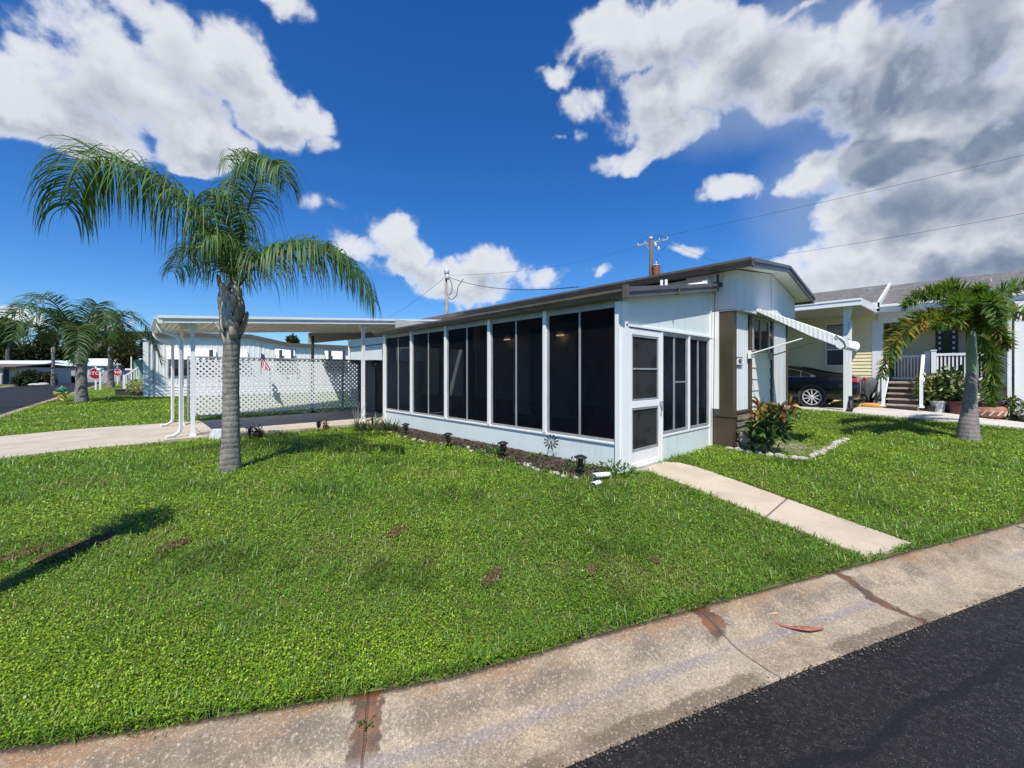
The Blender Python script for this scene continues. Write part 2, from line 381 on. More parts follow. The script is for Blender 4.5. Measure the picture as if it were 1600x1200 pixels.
def kerbmat():
    m = bpy.data.materials.new('kerb_concrete'); m.use_nodes = True; T = NT(m.node_tree); b = T.n['Principled BSDF']
    P = T.node('ShaderNodeTexCoord').outputs['Object']; uv = T.node('ShaderNodeTexCoord').outputs['UV']
    sp = T.node('ShaderNodeSeparateXYZ', {'Vector': uv}); U, V = sp.outputs[0], sp.outputs[1]
    wob = T.m('MULTIPLY', T.m('SUBTRACT', T.noise(P, 5, 5, .65), .5), .30)
    Vw = T.m('ADD', V, wob)
    base = T.mix(T.rmp(T.noise(P, 2.6, 6, .65), .35, .65), (.50, .39, .25), (.285, .215, .14))
    base = T.mix(T.m('MULTIPLY', T.rmp(T.noise(T.v('MULTIPLY', P, (1, 1, 1)), 1.1, 4), .45, .6), .5), base, (.50, .42, .30))
    # rust tinted shoulder, dark mildew line at the crown, purple-grey washed streak and silt at the asphalt
    rust = T.m('MULTIPLY', T.rmp(Vw, .20, .04), T.rmp(T.noise(P, 1.6, 4), .38, .6))
    base = T.mix(T.m('MULTIPLY', rust, .88), base, (.32, .155, .055))
    mil = T.m('MULTIPLY', T.m('MULTIPLY', T.rmp(Vw, .08, .16), T.rmp(Vw, .27, .19)), T.rmp(T.noise(P, 2.1, 5, .7), .36, .6))
    base = T.mix(T.m('MULTIPLY', mil, .72), base, (.12, .095, .07))
    Vs = T.m('ADD', V, T.m('MULTIPLY', wob, .25))
    wash = T.m('MULTIPLY', T.m('MULTIPLY', T.rmp(Vs, .27, .30), T.rmp(Vs, .37, .33)), T.rmp(T.noise(P, .8, 3), .4, .55))
    base = T.mix(T.m('MULTIPLY', wash, .65), base, (.25, .215, .22))
    silt = T.m('MULTIPLY', T.rmp(T.m('ADD', V, T.m('MULTIPLY', wob, .35)), .47, .50), T.rmp(T.noise(P, .9, 3), .42, .5))
    base = T.mix(T.m('MULTIPLY', silt, .8), base, (.13, .085, .045))
    edge = T.rmp(T.m('ADD', V, T.m('MULTIPLY', wob, .35)), .055, .02)
    base = T.mix(T.m('MULTIPLY', edge, .85), base, (.06, .025, .012))
    # exposed aggregate
    vo = T.node('ShaderNodeTexVoronoi', {'Vector': P, 'Scale': 105.}); peb = T.rmp(vo.outputs[0], .32, .18)
    pc = T.node('ShaderNodeSeparateColor', {'Color': vo.outputs[1]}).outputs[0]
    base = T.mix(T.m('MULTIPLY', peb, T.rmp(pc, .5, .9)), base, (.58, .53, .44))
    base = T.mix(T.m('MULTIPLY', peb, T.rmp(pc, .35, .05)), base, (.10, .085, .07))
    fine = T.noise(P, 210, 3, .7); base = T.mix(T.rmp(fine, .42, .62, 0, .62), base, (.15, .12, .09)); grit = T.noise(P, 62, 4, .7); base = T.mix(T.rmp(grit, .5, .66, 0, .5), base, (.13, .11, .085)); base = T.mix(T.rmp(grit, .46, .34, 0, .4), base, (.68, .62, .5))
    wet = None; line = None
    for i, ua in enumerate(JA):
        du = T.m('ABSOLUTE', T.m('ADD', T.m('SUBTRACT', U, ua), T.m('ADD', T.m('MULTIPLY', wob, .12), T.m('MULTIPLY', V, [0, -.12, -.12, .05][i]))))
        wdt = T.m('ADD', [.07, .075, .04, .02][i], T.m('ADD', T.m('MULTIPLY', wob, .5), T.m('MULTIPLY', T.m('SUBTRACT', T.noise(P, 13, 5, .7), .5), .16)))
        k = T.m('MULTIPLY', T.rmp(T.m('SUBTRACT', du, wdt), .012, -.012), T.rmp(Vw, [.34, .26, .9, .9][i], [.26, .22, .8, .8][i]))
        l = T.rmp(du, .008, .003)
        wet = k if wet is None else T.m('MAXIMUM', wet, k); line = l if line is None else T.m('MAXIMUM', line, l)
    base = T.mix(T.m('MULTIPLY', wet, .86), base, T.mix(T.rmp(T.noise(P, 8, 4), .35, .65), (.19, .065, .02), (.06, .034, .018)))
    base = T.mix(T.m('MULTIPLY', line, .7), base, (.08, .05, .035))
    T.put(b, 'Base Color', base)
    T.put(b, 'Roughness', T.m('SUBTRACT', .88, T.m('MULTIPLY', wet, .42)))
    h = T.m('SUBTRACT', T.m('ADD', T.m('MULTIPLY', peb, .6), T.m('MULTIPLY', fine, 1.0)), T.m('MULTIPLY', line, 3.))
    T.put(b, 'Normal', T.node('ShaderNodeBump', {'Height': h, 'Strength': .6, 'Distance': .006}).outputs[0])
    return m
def asphaltmat():
    m = bpy.data.materials.new('asphalt'); m.use_nodes = True; T = NT(m.node_tree); b = T.n['Principled BSDF']
    P = T.node('ShaderNodeTexCoord').outputs['Object']; uv = T.node('ShaderNodeTexCoord').outputs['UV']
    c = T.mix(T.rmp(T.noise(P, 1.2, 6, .6), .3, .7), (.007, .006, .0055), (.014, .013, .012))
    c = T.mix(T.rmp(T.noise(P, 34, 6, .8), .48, .66), c, (.042, .039, .037))
    vo = T.node('ShaderNodeTexVoronoi', {'Vector': P, 'Scale': 120.}); pc = T.node('ShaderNodeSeparateColor', {'Color': vo.outputs[1]}).outputs[0]
    c = T.mix(T.m('MULTIPLY', T.rmp(vo.outputs[0], .35, .15), T.rmp(pc, .82, .98)), c, (.20, .20, .20))
    sp = T.node('ShaderNodeSeparateXYZ', {'Vector': uv}); wob = T.m('MULTIPLY', T.m('SUBTRACT', T.noise(P, 1.7, 4), .5), .25)
    ln = T.rmp(T.m('ABSOLUTE', T.m('SUBTRACT', T.m('ADD', sp.outputs[1], wob), .98)), .03, .018)
    c = T.mix(T.m('MULTIPLY', ln, .8), c, (.006, .006, .007))
    T.put(b, 'Base Color', c); T.put(b, 'Roughness', T.rmp(T.noise(P, 40, 3), .3, .7, .55, .85)); T.put(b, 'Specular IOR Level', .3)
    T.put(b, 'Normal', T.node('ShaderNodeBump', {'Height': T.m('ADD', T.noise(P, 190, 3, .7), T.m('MULTIPLY', vo.outputs[0], .6)), 'Strength': .9, 'Distance': .006}).outputs[0])
    return m
ASPH = asphaltmat(); KERB = kerbmat()
strip([-.02, .0, .05, .12, .2, .28, .36, .48, .56, .575, .58], [-.4, -.006, 0, -.012, -.05, -.088, -.105, -.112, -.11, -.112, -.3], 'kerb', KERB)
strip([.565, .8, 1.5, 3.5, 5.5, 7.1, 7.3], [-.120, -.117, -.10, -.07, -.08, -.11, -.115], 'road', ASPH)
strip([7.29, 7.4, 7.6, 7.8, 7.82], [-.3, -.11, -.02, .0, -.4], 'far_kerb', KERB)
# garden path
def slab(name, L, R, m, lift=.02, n=24, thick=.12, sub=8):
    V = []; L = [Vector(p) for p in L]; R = [Vector(p) for p in R]
    def along(P, t):
        seg_ = [(P[i+1]-P[i]).length for i in range(len(P)-1)]; tot = sum(seg_); d = t*tot
        for i, s_ in enumerate(seg_):
            if d <= s_ or i == len(seg_)-1: return P[i].lerp(P[i+1], d/s_)
            d -= s_
    b = MB(); rows = []
    for i in range(n+1):
        a, c = along(L, i/n), along(R, i/n); row = []
        for j in range(sub+1): p = a.lerp(c, j/sub); row.append(p)
        zt = terrain(np.array([p.x for p in row]), np.array([p.y for p in row])); zz = max(float(zt.max()) if zt.max() > -.5 else -.21, -.3)
        za, zb = max(zt[0], -.3), max(zt[-1], -.3)
        rows.append([(p.x, p.y, za+(zb-za)*j/sub+lift) for j, p in enumerate(row)])
    vs = [p for r in rows for p in r]; k = sub+1
    fs = [(i*k+j, i*k+j+1, (i+1)*k+j+1, (i+1)*k+j) for i in range(n) for j in range(sub)]
    o = len(vs); ring = [i*k for i in range(n+1)]+[n*k+j for j in range(1, k)]+[i*k+sub for i in range(n-1, -1, -1)]+[j for j in range(sub-1, 0, -1)]
    vs += [(vs[i][0], vs[i][1], vs[i][2]-thick) for i in ring]
    fs += [(ring[i], ring[(i+1) % len(ring)], o+(i+1) % len(ring), o+i) for i in range(len(ring))]
    b.add(vs, fs); return tag(b.build(name, m), kind='structure')
def concjoint(name, joints, c1, c2, axis=1):
    def f(T, P, c, b):
        sp = T.node('ShaderNodeSeparateXYZ', {'Vector': P}); l = None
        for j in joints:
            du = T.m('ABSOLUTE', T.m('SUBTRACT', sp.outputs[axis], j)); k = T.rmp(du, .014, .006); l = k if l is None else T.m('MAXIMUM', l, k)
        c = T.mix(T.m('MULTIPLY', T.rmp(T.noise(P, 3.5, 6, .7), .52, .72), .45), c, tuple(v*.55 for v in c1))
        return T.mix(T.m('MULTIPLY', l, .8), c, (.07, .055, .04))
    return mat(name, c1, c2, sc_=1.6, rough=.88, bump=.45, bs=120, extra=f)
pl0, pr0 = gp(1012, 737), gp(1062, 724); pl1, pr1 = gp(1355, 872), gp(1428, 851)
jp = gp(1210, 798)
PATHM = concjoint('path_concrete', [jp.y], (.55, .455, .335), (.46, .38, .28))
PA = [Vector((.22, -.03, 0)), Vector((pl0.x, pl0.y, 0)), Vector((pl1.x, pl1.y, 0))]
PB = [Vector((1.12, -.03, 0)), Vector((pr0.x, pr0.y, 0)), Vector((pr1.x, pr1.y, 0))]
slab('garden_path', PA, PB, PATHM, lift=.012)
DRIVEM = concjoint('driveway_concrete', [-3.9, .2], (.50, .43, .335), (.42, .36, .285), axis=0)
slab('driveway', [(-8.32, 7.72, 0), (-3, 7.78, 0), (0, 7.8, 0), (3.0, 7.9, 0)], [(-8.32, 11.6, 0), (-3, 11.8, 0), (0, 12.6, 0), (3.0, 12.9, 0)], DRIVEM, lift=.02, n=60)
ed = MB().box(-4.6, 7.62, -.05, 2.9, 7.745, .075); tag(ed.build('driveway_edging', CONC, bevel=.01), kind='structure')
NDRIVE = concjoint('pale_driveway_concrete', [-3.4, 1.5], (.56, .53, .47), (.47, .44, .39), axis=1)
nd = [gp(1240, 640), gp(1330, 647), gp(1430, 656), gp(1515, 663), gp(1600, 672)]
nA = [Vector((11.0, 9, 0))]+nd+[nd[-1]+(nd[-1]-nd[0])*.6]
nB = [Vector((14.6, 9, 0)), Vector((14.6, 2, 0)), Vector((14.5, 0, 0)), Vector((14.4, -1.4, 0)), Vector((13.9, -3.5, 0)), Vector((13.6, -5, 0)), Vector((13.3, -8, 0))]
slab('neighbour_driveway', nA, nB, NDRIVE, lift=.05, n=40)
# ================================================================== SCREENED PORCH
RIBP = [(0, 0), (.085, 0), (.09, .008), (.10, .008), (.105, 0)]
porch = thing('screened_porch', (1.55, 3.7, 0), 'screened porch with dark insect screens, white posts and a brown sloping roof along the home', 'porch')
PL, PD, SILL, TOP = 7.42, 3.1, .42, 2.40
b = MB(); b.box(0, .06, -.08, .10, PL, SILL-.03); b.build('kneewall', KNEE, porch, bevel=.004)
b = MB(); b.box(-.022, .07, SILL-.03, .12, PL, SILL); b.build('sill', TRIM, porch, bevel=.003)
b = MB(); b.box(1.13, .0, -.12, PD, .09, SILL-.03); b.build('kneewall', KNEE, porch, bevel=.004)
b = MB(); b.box(1.15, -.012, SILL-.03, PD-.02, .1, SILL); b.build('sill', TRIM, porch, bevel=.003)
# wall above the door and windows, with the sloping top
b = MB(); b.prism([(.02, .01, 2.10), (3.1, .01, 2.10), (3.1, .01, 3.0), (.02, .01, 2.5)], (0, .07, 0))
b.build('upper_wall', KNEE, porch)
b = MB(); b.box(.06, -.03, 2.075, 3.1, .03, 2.11); b.build('header_trim', TRIM, porch, bevel=.003)
b = MB(); b.box(2.98, -.02, -.05, 3.1, .05, 2.075).box(3.03, -.012, 2.1, 3.11, .05, 2.96); b.build('edge_trim', TRIM, porch, bevel=.003)
b = MB(); b.box(.02, .05, -.06, 3.1, PL-.02, .02); b.build('floor', mat('porch_floor', (.30, .28, .25), (.22, .2, .18), rough=.8), porch)
b = MB(); b.box(.02, PL-.09, .02, .3, PL, 2.4).box(.3, PL-.06, 2.15, 3.0, PL-.02, 2.9); b.box(2.6, PL-.06, .02, 3.08, PL-.02, 2.16); b.build('end_wall', INWALL, porch)
# corner post
b = MB(); b.box(-.03, -.03, -.06, .11, .075, 2.42).box(-.045, .005, .05, -.03, .09, 2.42); b.build('corner_post', TRIM, porch, bevel=.005)
b = MB(); b.box(-.038, .02, 1.30, -.02, .055, 1.36); b.build('switch_box', ALU, porch, bevel=.003)
ypos = [.09, 1.46, 2.92, 4.42, 5.94, PL-.03]
for i in range(1, 5):
    b = MB(); b.box(-.03, ypos[i]-.035, SILL, .09, ypos[i]+.035, TOP+.05); b.build('post', TRIM, porch, bevel=.004)
b = MB(); b.box(-.03, PL-.09, -.05, .09, PL+.05, TOP+.05); b.build('post', TRIM, porch, bevel=.004)
b = MB(); b.box(.0, .09, TOP-.0, .09, PL, 2.5); b.build('top_plate', ALU, porch)
def screen_window(y0, y1, mid, ax='y', z0=SILL, z1=TOP, bars=(), parent=porch, off=0., fm=ALU, fw=.038, pm=SCREEN):
    """frame with two screened sashes; ax='y' stands in the plane x=off, ax='x' in the plane y=off"""
    def bx(b, a0, a1, za, zb, d0, d1):
        if ax == 'y': b.box(off+d0, a0, za, off+d1, a1, zb)
        else: b.box(a0, off+d0, za, a1, off+d1, zb)
    b = MB()
    bx(b, y0, y0+fw, z0, z1, .0, .06); bx(b, y1-fw, y1, z0, z1, .0, .06); bx(b, y0+fw, y1-fw, z1-fw*1.3, z1, .0, .06); bx(b, y0+fw, y1-fw, z0, z0+fw, .0, .06)
    fr = b.build('window', fm, parent, bevel=.003)
    b = MB(); bx(b, mid-fw*.45, mid+fw*.45, z0+fw, z1-fw, .012, .045)
    for (a0, a1, zz) in bars: bx(b, a0, a1, zz-.012, zz+.012, .016, .04)
    b.build('mullion', fm, fr, bevel=.002)
    for a0, a1 in ((y0+fw, mid-fw*.45), (mid+fw*.45, y1-fw)):
        b = MB(); bx(b, a0, a1, z0+fw, z1-fw, .026, .029)
        b.build('screen', pm, fr)
    return fr
for i in range(5):
    a0, a1 = ypos[i]+(.035 if i else 0), ypos[i+1]-.035
    screen_window(a0, a1, a0+(a1-a0)*.5)
screen_window(1.15, 2.09, 1.60, 'x', SILL, 2.075, [(1.66, 2.05, 1.26)], off=.0, fw=.05)
screen_window(2.13, 2.98, 2.53, 'x', SILL, 2.075, off=.0, fw=.05)
b = MB(); b.box(2.09, -.02, SILL, 2.13, .04, 2.075).box(1.10, -.02, -.02, 1.15, .05, 2.075).box(.11, -.02, -.03, .16, .05, 2.075); b.build('jamb', TRIM, porch, bevel=.003)
# screen door
dr = MB(); x0, x1 = .165, 1.095
for (a, c, z0, z1) in ((x0, x0+.075, .02, 2.06), (x1-.075, x1, .02, 2.06), (x0+.075, x1-.075, 1.97, 2.06), (x0+.075, x1-.075, .90, 1.0), (x0+.075, x1-.075, .02, .1)): dr.box(a, -.015, z0, c, .025, z1)
door = dr.build('screen_door', TRIM, porch, bevel=.004)
b = MB(); b.box(x0+.075, -.004, .1, x1-.075, .015, .27); b.build('kick_panel', WHITE, door)
for z0, z1 in ((1.0, 1.97), (.27, .90)):
    b = MB(); f = .03
    b.box(x0+.075, -.01, z0, x0+.075+f, .02, z1).box(x1-.075-f, -.01, z0, x1-.075, .02, z1).box(x0+.105, -.01, z1-f, x1-.105, .02, z1).box(x0+.105, -.01, z0, x1-.105, .02, z0+f)
    if z1 > 1.5: b.box(x0+.105, -.008, 1.46, x1-.105, .018, 1.485)
    b.build('sash', ALU, door, bevel=.002)
    b = MB(); b.box(x0+.105, .004, z0+f, x1-.105, .007, z1-f); b.build('screen', SCREEN2, door)
b = MB(); b.box(x1-.055, -.06, .93, x1-.025, -.015, .97).tube([(x1-.04, -.055, .95), (x1-.04, -.06, .85), (x1-.04, -.04, .80)], .009, 6); b.build('door_handle', ALU, door, smooth=False)
b = MB(); b.box(.12, -.05, -.05, 1.14, .0, .018); b.build('threshold', ALU, porch)
# roof, gutter, rake trim
b = MB(); b.prism([(-.10, -.12, 2.50), (3.08, -.12, 3.03), (3.08, -.12, 3.08), (-.10, -.12, 2.56)], (0, PL+.5, 0)); b.build('roof', ROOFM, porch)
def gutter(b, a, c, s=.11, out=(-1, 0, 0), h=.12):
    a, c, o = Vector(a), Vector(c), Vector(out)
    prof = [(0, 0), (.35*s, -.02*s), (.62*s, .12*h/.12*.1), (.70*s, .45*h), (.88*s, .55*h), (1.0*s, .70*h), (1.0*s, h), (.9*s, h), (.88*s, .8*h), (.55*s, .5*h), (0, .4*h)]
    vs = [a+o*x+Vector((0, 0, z)) for x, z in prof]+[c+o*x+Vector((0, 0, z)) for x, z in prof]; n = len(prof)
    b.add(vs, [(i, i+1, n+i+1, n+i) for i in range(n-1)]+[tuple(range(n)), tuple(range(2*n-1, n-1, -1))])
b = MB(); gutter(b, (-.06, -.14, 2.44), (-.06, PL+.42, 2.44)); b.build('gutter', BROWN2, porch)
b = MB(); b.prism([(-.18, -.13, 2.42), (3.05, -.13, 2.955), (3.05, -.13, 3.10), (-.18, -.13, 2.565)], (0, -.035, 0)).prism([(-.18, -.165, 2.50), (3.05, -.165, 3.04), (3.05, -.165, 3.10), (-.18, -.165, 2.57)], (0, -.02, 0))
b.box(-.19, -.2, 2.42, -.14, -.12, 2.60); b.box(1.35, -.19, 2.66, 1.38, -.12, 2.86); b.build('rake_trim', BROWN2, porch, bevel=.004)
b = MB(); b.tube([(2.98, -.16, 3.06), (2.98, -.16, 3.26)], .022, 8).box(2.92, -.2, 3.04, 3.10, -.1, 3.11).tube([(3.0, -.14, 3.05), (3.0, -.10, 2.9), (3.0, -.07, .5)], .006, 5); b.build('cable_clamp', BLACKP, porch)
for (x, y, h) in ((2.2, .55, .20), (2.28, .5, .2)):
    b = MB(); z = 2.56+(x+.1)*.167; b.tube([(x, y, z-.01), (x, y, z+h)], .028, 10); b.build('vent_pipe', TRIM, porch)
b = MB(); b.tube([(2.35, .12, 3.0), (2.95, .02, 3.12)], .03, 8).box(2.85, -.02, 3.06, 2.99, .08, 3.16); b.build('conduit', TRIM, porch)
# wall lamps inside the porch; an added glow stands in for sun on them
EM = bpy.data.materials.new('lamp_sun_glow'); EM.use_nodes = True; T = NT(EM.node_tree); T.put(T.n['Principled BSDF'], 'Emission Color', (1, .66, .42)); T.put(T.n['Principled BSDF'], 'Emission Strength', 2.2)
for i, (px, py, lab) in enumerate(((794, 529, 'rectangular wall lamp with an added glow inside the porch, left of the pair'), (877, 522, 'rectangular wall lamp with an added glow inside the porch, nearest the corner'))):
    p = at(px, py, 10.0 if i == 0 else 8.5)
    q = at(px, py, (3.04-CAM.x)/((px-800)/F0*RX+FX)); l = thing('wall_lamp', (3.04, q.y, q.z), lab, 'lamp', 'lamps inside the porch')
    b = MB(); b.box(2.99, q.y-.13, q.z-.02, 3.06, q.y+.13, q.z+.10); b.build('lamp_housing', WHITE, l)
    b = MB(); b.box(2.96, q.y-.11, q.z-.045, 3.03, q.y+.11, q.z-.022); b.build('diffuser', EM, l)
# ================================================================== MOBILE HOME
HX0, HX1, HY0, HY1 = 3.14, 6.75, -.35, 18.0
home = thing('mobile_home', (5, 8, 0), 'long white ribbed single-wide mobile home with brown trim behind the screened porch', 'mobile home')
b = MB(); b.box(HX0+.02, HY0+.02, .62, HX1-.02, HY1, 3.2); body = b.build('wall', INWALL, home)
b = MB(); b.panel((HX0, HY1, 0), (0, -1, 0), HY1-7.6, .62, 3.28, (-1, 0, 0), RIBP).panel((HX0, 7.6, 0), (0, -1, 0), 7.5, 3.0, 3.28, (-1, 0, 0), RIBP)
b.build('side_siding', RIB, home)
b = MB(); b.panel((HX0, HY0, 0), (1, 0, 0), .86, .70, 2.62, (0, -1, 0), RIBP).panel((5.54, HY0-.002, 0), (1, 0, 0), 1.22, .5, 2.62, (0, -1, 0), [(0, 0), (.4, 0), (.404, .003), (.41, 0)])
b.panel((HX1, HY0, 0), (0, 1, 0), HY1-HY0, .6, 3.28, (1, 0, 0), RIBP); b.build('lower_siding', RIB, home)
# deep gable box over the recessed front
GY = -.478
b = MB(); zb0 = 2.60
poly = [(HX0-.03, zb0), (6.96, zb0), (6.96, 3.22), (5.1, 3.55), (HX0-.03, 3.30)]
b.prism([(x, GY+.01, z) for x, z in poly], (0, .13, 0)); b.build('gable', INWALL, home)
b = MB(); us = []; L = 6.96-(HX0-.03); vs = []; x = 0; pts = []
while x < L:
    for u, d in RIBP[:-1]:
        if x+u < L: pts.append((x+u, d))
    x += RIBP[-1][0]
pts.append((L, 0))
def gtop(x): return 3.30+(3.55-3.30)*(x-HX0)/(5.1-HX0) if x < 5.1 else 3.55+(3.22-3.55)*(x-5.1)/(6.96-5.1)
for u, d in pts: X = HX0-.03+u; vs += [(X, GY-d, zb0-.01), (X, GY-d, gtop(X))]
b.add(vs, [(2*i, 2*i+2, 2*i+3, 2*i+1) for i in range(len(pts)-1)])
b.panel((HX0-.031, .5, 0), (0, -1, 0), .978, zb0+.0, 3.31, (-1, 0, 0), RIBP); b.build('gable_siding', RIB, home)
b = MB(); b.box(5.02, GY-.012, zb0, 5.03, GY-.004, 3.5).box(HX0-.04, GY-.015, zb0-.03, 6.97, HY0, zb0-.008).box(HX0-.045, GY-.01, zb0-.03, HX0-.02, .3, zb0-.006); b.build('seam_trim', ALU, home)
# roof with overhang and brown fascia
e0, e1, rid = 3.34, 3.22, 3.60
for nm, m_, th in (('roof', ROOFM, .05),):
    b = MB(); b.prism([(2.86, -.76, e0), (5.1, -.76, rid), (7.3, -.76, e1), (7.3, -.76, e1+th), (5.1, -.76, rid+th), (2.86, -.76, e0+th)], (0, 19.1, 0)); b.build('roof', ROOFM, home)
b = MB(); b.prism([(2.87, -.75, e0-.035), (5.1, -.75, rid-.035), (7.29, -.75, e1-.035), (7.29, -.75, e1-.005), (5.1, -.75, rid-.005), (2.87, -.75, e0-.005)], (0, 19.0, 0)); b.build('soffit', WHITE, home)
b = MB()
b.prism([(2.84, -.765, e0-.09), (5.1, -.765, rid-.07), (5.1, -.765, rid+.06), (2.84, -.765, e0+.06)], (0, -.04, 0)).prism([(5.1, -.765, rid-.07), (7.32, -.765, e1-.09), (7.32, -.765, e1+.06), (5.1, -.765, rid+.06)], (0, -.04, 0))
b.prism([(2.84, -.805, e0-.01), (5.1, -.805, rid+.01), (5.1, -.805, rid+.065), (2.84, -.805, e0+.065)], (0, -.025, 0)).prism([(5.1, -.805, rid+.01), (7.32, -.805, e1-.01), (7.32, -.805, e1+.065), (5.1, -.805, rid+.065)], (0, -.025, 0))
b.box(7.28, -.765, e1-.09, 7.33, 18.3, e1+.06); b.build('fascia', BROWN2, home, bevel=.004)
b = MB(); gutter(b, (2.87, -.80, e0-.07), (2.87, 18.32, e0-.07), .12, (-1, 0, 0), .14); b.build('gutter', BROWN2, home)
# brown post, skirting
b = MB(); b.box(HX0-.06, -.135, .73, HX0+.0, -.012, zb0-.03); b.build('edge_trim', TRIM, home, bevel=.004)
b = MB(); b.box(HX0-.035, HY0-.03, .62, HX0+.16, -.14, zb0-.03); b.build('corner_board', BROWN, home, bevel=.004)
b = MB(); b.box(HX0-.03, HY0-.02, -.05, HX0+.15, .0, .585); b.box(HX0-.042, HY0-.04, .585, HX0+.17, .01, .62); b.build('skirt_corner', BROWN, home, bevel=.004)
b = MB()
for i in range(5): z = .02+i*.125; b.prism([(HX0+.17, HY0-.06, z), (HX1, HY0-.06, z), (HX1, HY0-.045, z+.085), (HX0+.17, HY0-.045, z+.085)], (0, .03, 0))
b.box(HX0+.16, HY0+.0, -.05, HX1, HY0+.05, .68).box(HX0+.02, HY0+.05, -.05, HX1, HY1, .62)
for i in range(5): z = .02+i*.125; b.box(HX0-.03, 7.6, z, HX0+.01, HY1, z+.10)
b.build('skirting', SLAT, home, bevel=.004)
b = MB(); b.box(HX0+.16, HY0-.045, .655, 4.02, HY0, .70); b.build('skirt_cap', BROWN, home, bevel=.003)
for xa_, xb_, ya_, yb_ in ((3.985, 4.10, -.05, .01), (5.42, 5.54, -.05, .01), (6.68, 6.77, -.03, .02)): b = MB(); b.box(xa_, HY0+ya_, .3, xb_, HY0+yb_, zb0-.02); b.build('corner_board', BROWN, home, bevel=.004)
# lapped panel with its window, inside the brown frame
b = MB(); b.lap((4.10, HY0, 0), (1, 0, 0), 1.32, .35, zb0, (0, -1, 0), .235, .018); b.build('lap_siding', WHITE, home)
wn = MB(); wn.box(4.18, HY0-.05, 1.85, 5.2, HY0-.01, 1.89).box(4.18, HY0-.05, 2.52, 5.2, HY0-.01, 2.56).box(4.18, HY0-.05, 1.89, 4.22, HY0-.01, 2.52).box(5.16, HY0-.05, 1.89, 5.2, HY0-.01, 2.52).box(4.62, HY0-.05, 1.89, 4.66, HY0-.01, 2.52)
wf = wn.build('window', ALU, home, bevel=.002); b = MB(); b.box(4.22, HY0-.03, 1.89, 5.16, HY0-.02, 2.52); b.build('pane', GLASS, wf)
# far stretch of the long wall beyond the porch
for ya_, yb_ in ((13.1, 13.3), (9.4, 9.55)): b = MB(); b.box(HX0-.05, ya_, .62, HX0+.0, yb_, 2.70); b.build('wall_board', BROWN, home)
b = MB(); b.box(HX0-.03, 7.6, 2.70, HX0+.0, 18, 2.74); b.build('belt_trim', BROWN, home)
wn = MB(); wn.box(HX0-.05, 13.5, 1.6, HX0-.01, 14.2, 2.6); wf = wn.build('window', ALU, home); b = MB(); b.box(HX0-.06, 13.56, 1.66, HX0-.05, 14.14, 2.54); b.build('pane', GLASS, wf)
b = MB(); b.tube([(2.8, 17.9, 3.3), (2.9, 17.9, 3.15), (3.05, 17.9, 3.05), (3.07, 17.9, .2)], .05, 8); b.build('downspout', TRIM, home)
# interior side seen through the screens: paler wall panels, a door and a window in the wall the porch is built against
b = MB()
for a0, a1 in ((.2, .9), (1.3, 2.3), (3.3, 4.1), (4.9, 5.6)): b.box(HX0-.03, a0, .25, HX0-.005, a1, 2.7)
b.build('inner_panel', CLEAN, home)
# house number plate
hp = MB(); hp.box(3.20+.14, HY0-.028, 1.57, 3.62, HY0-.008, 1.70); pl = hp.build('number_plate', CLEAN, home); 
b = MB(); b.box(3.33, HY0-.03, 1.70, 3.63, HY0-.008, 1.715).box(3.33, HY0-.03, 1.553, 3.63, HY0-.008, 1.57); b.build('plate_edge', BLACKP, pl)
def text_obj(txt, size, M, m, parent, name='lettering', ext=.002, bold=.0):
    cu = bpy.data.curves.new('t', 'FONT'); cu.body = txt; cu.size = size; cu.extrude = ext; cu.align_x = 'CENTER'; cu.align_y = 'CENTER'; cu.offset = bold
    o = bpy.data.objects.new('t', cu); COL.objects.link(o); dg = bpy.context.evaluated_depsgraph_get()
    me = bpy.data.meshes.new_from_object(o.evaluated_get(dg)); bpy.data.objects.remove(o); me.name = name; me.transform(M); me.materials.clear(); me.materials.append(m)
    ob = bpy.data.objects.new(name, me); COL.objects.link(ob); ob.parent = parent; ob.matrix_parent_inverse = wm(parent).inverted(); return ob
text_obj('403', .115, Matrix.Translation((3.48, HY0-.031, 1.635)) @ Matrix.Rotation(math.pi/2, 4, 'X'), BLACKP, pl, bold=.002)
# awning over the front window
ax0, ax1 = 4.05, 5.2
A0, A1 = (GY-.015, 2.70), (-1.88, 1.99)
def awp(t, h): # point on the awning slope; h lifts off the sheet
    return A0[0]+(A1[0]-A0[0])*t, A0[1]+(A1[1]-A0[1])*t+h
prof = [awp(0, 0), awp(.3, .012), awp(.6, .018), awp(.84, .012), awp(.93, -.008), awp(.985, -.06), awp(1.0, -.12), awp(.985, -.17), awp(.95, -.19)]
k = len(prof); us = []; x = ax0
while x < ax1-.001: us += [(x, 0), (x+.065, 0), (x+.072, .005), (x+.098, .005)]; x += .105
us.append((ax1, 0)); vs = [(X, y-dz*.4, z+dz) for X, dz in us for y, z in prof]
aw = MB(); aw.add(vs, [(i*k+j, i*k+j+1, (i+1)*k+j+1, (i+1)*k+j) for i in range(len(us)-1) for j in range(k-1)])
awn = aw.build('awning', TRIM, home); awn.modifiers.new('s', 'SOLIDIFY').thickness = .008
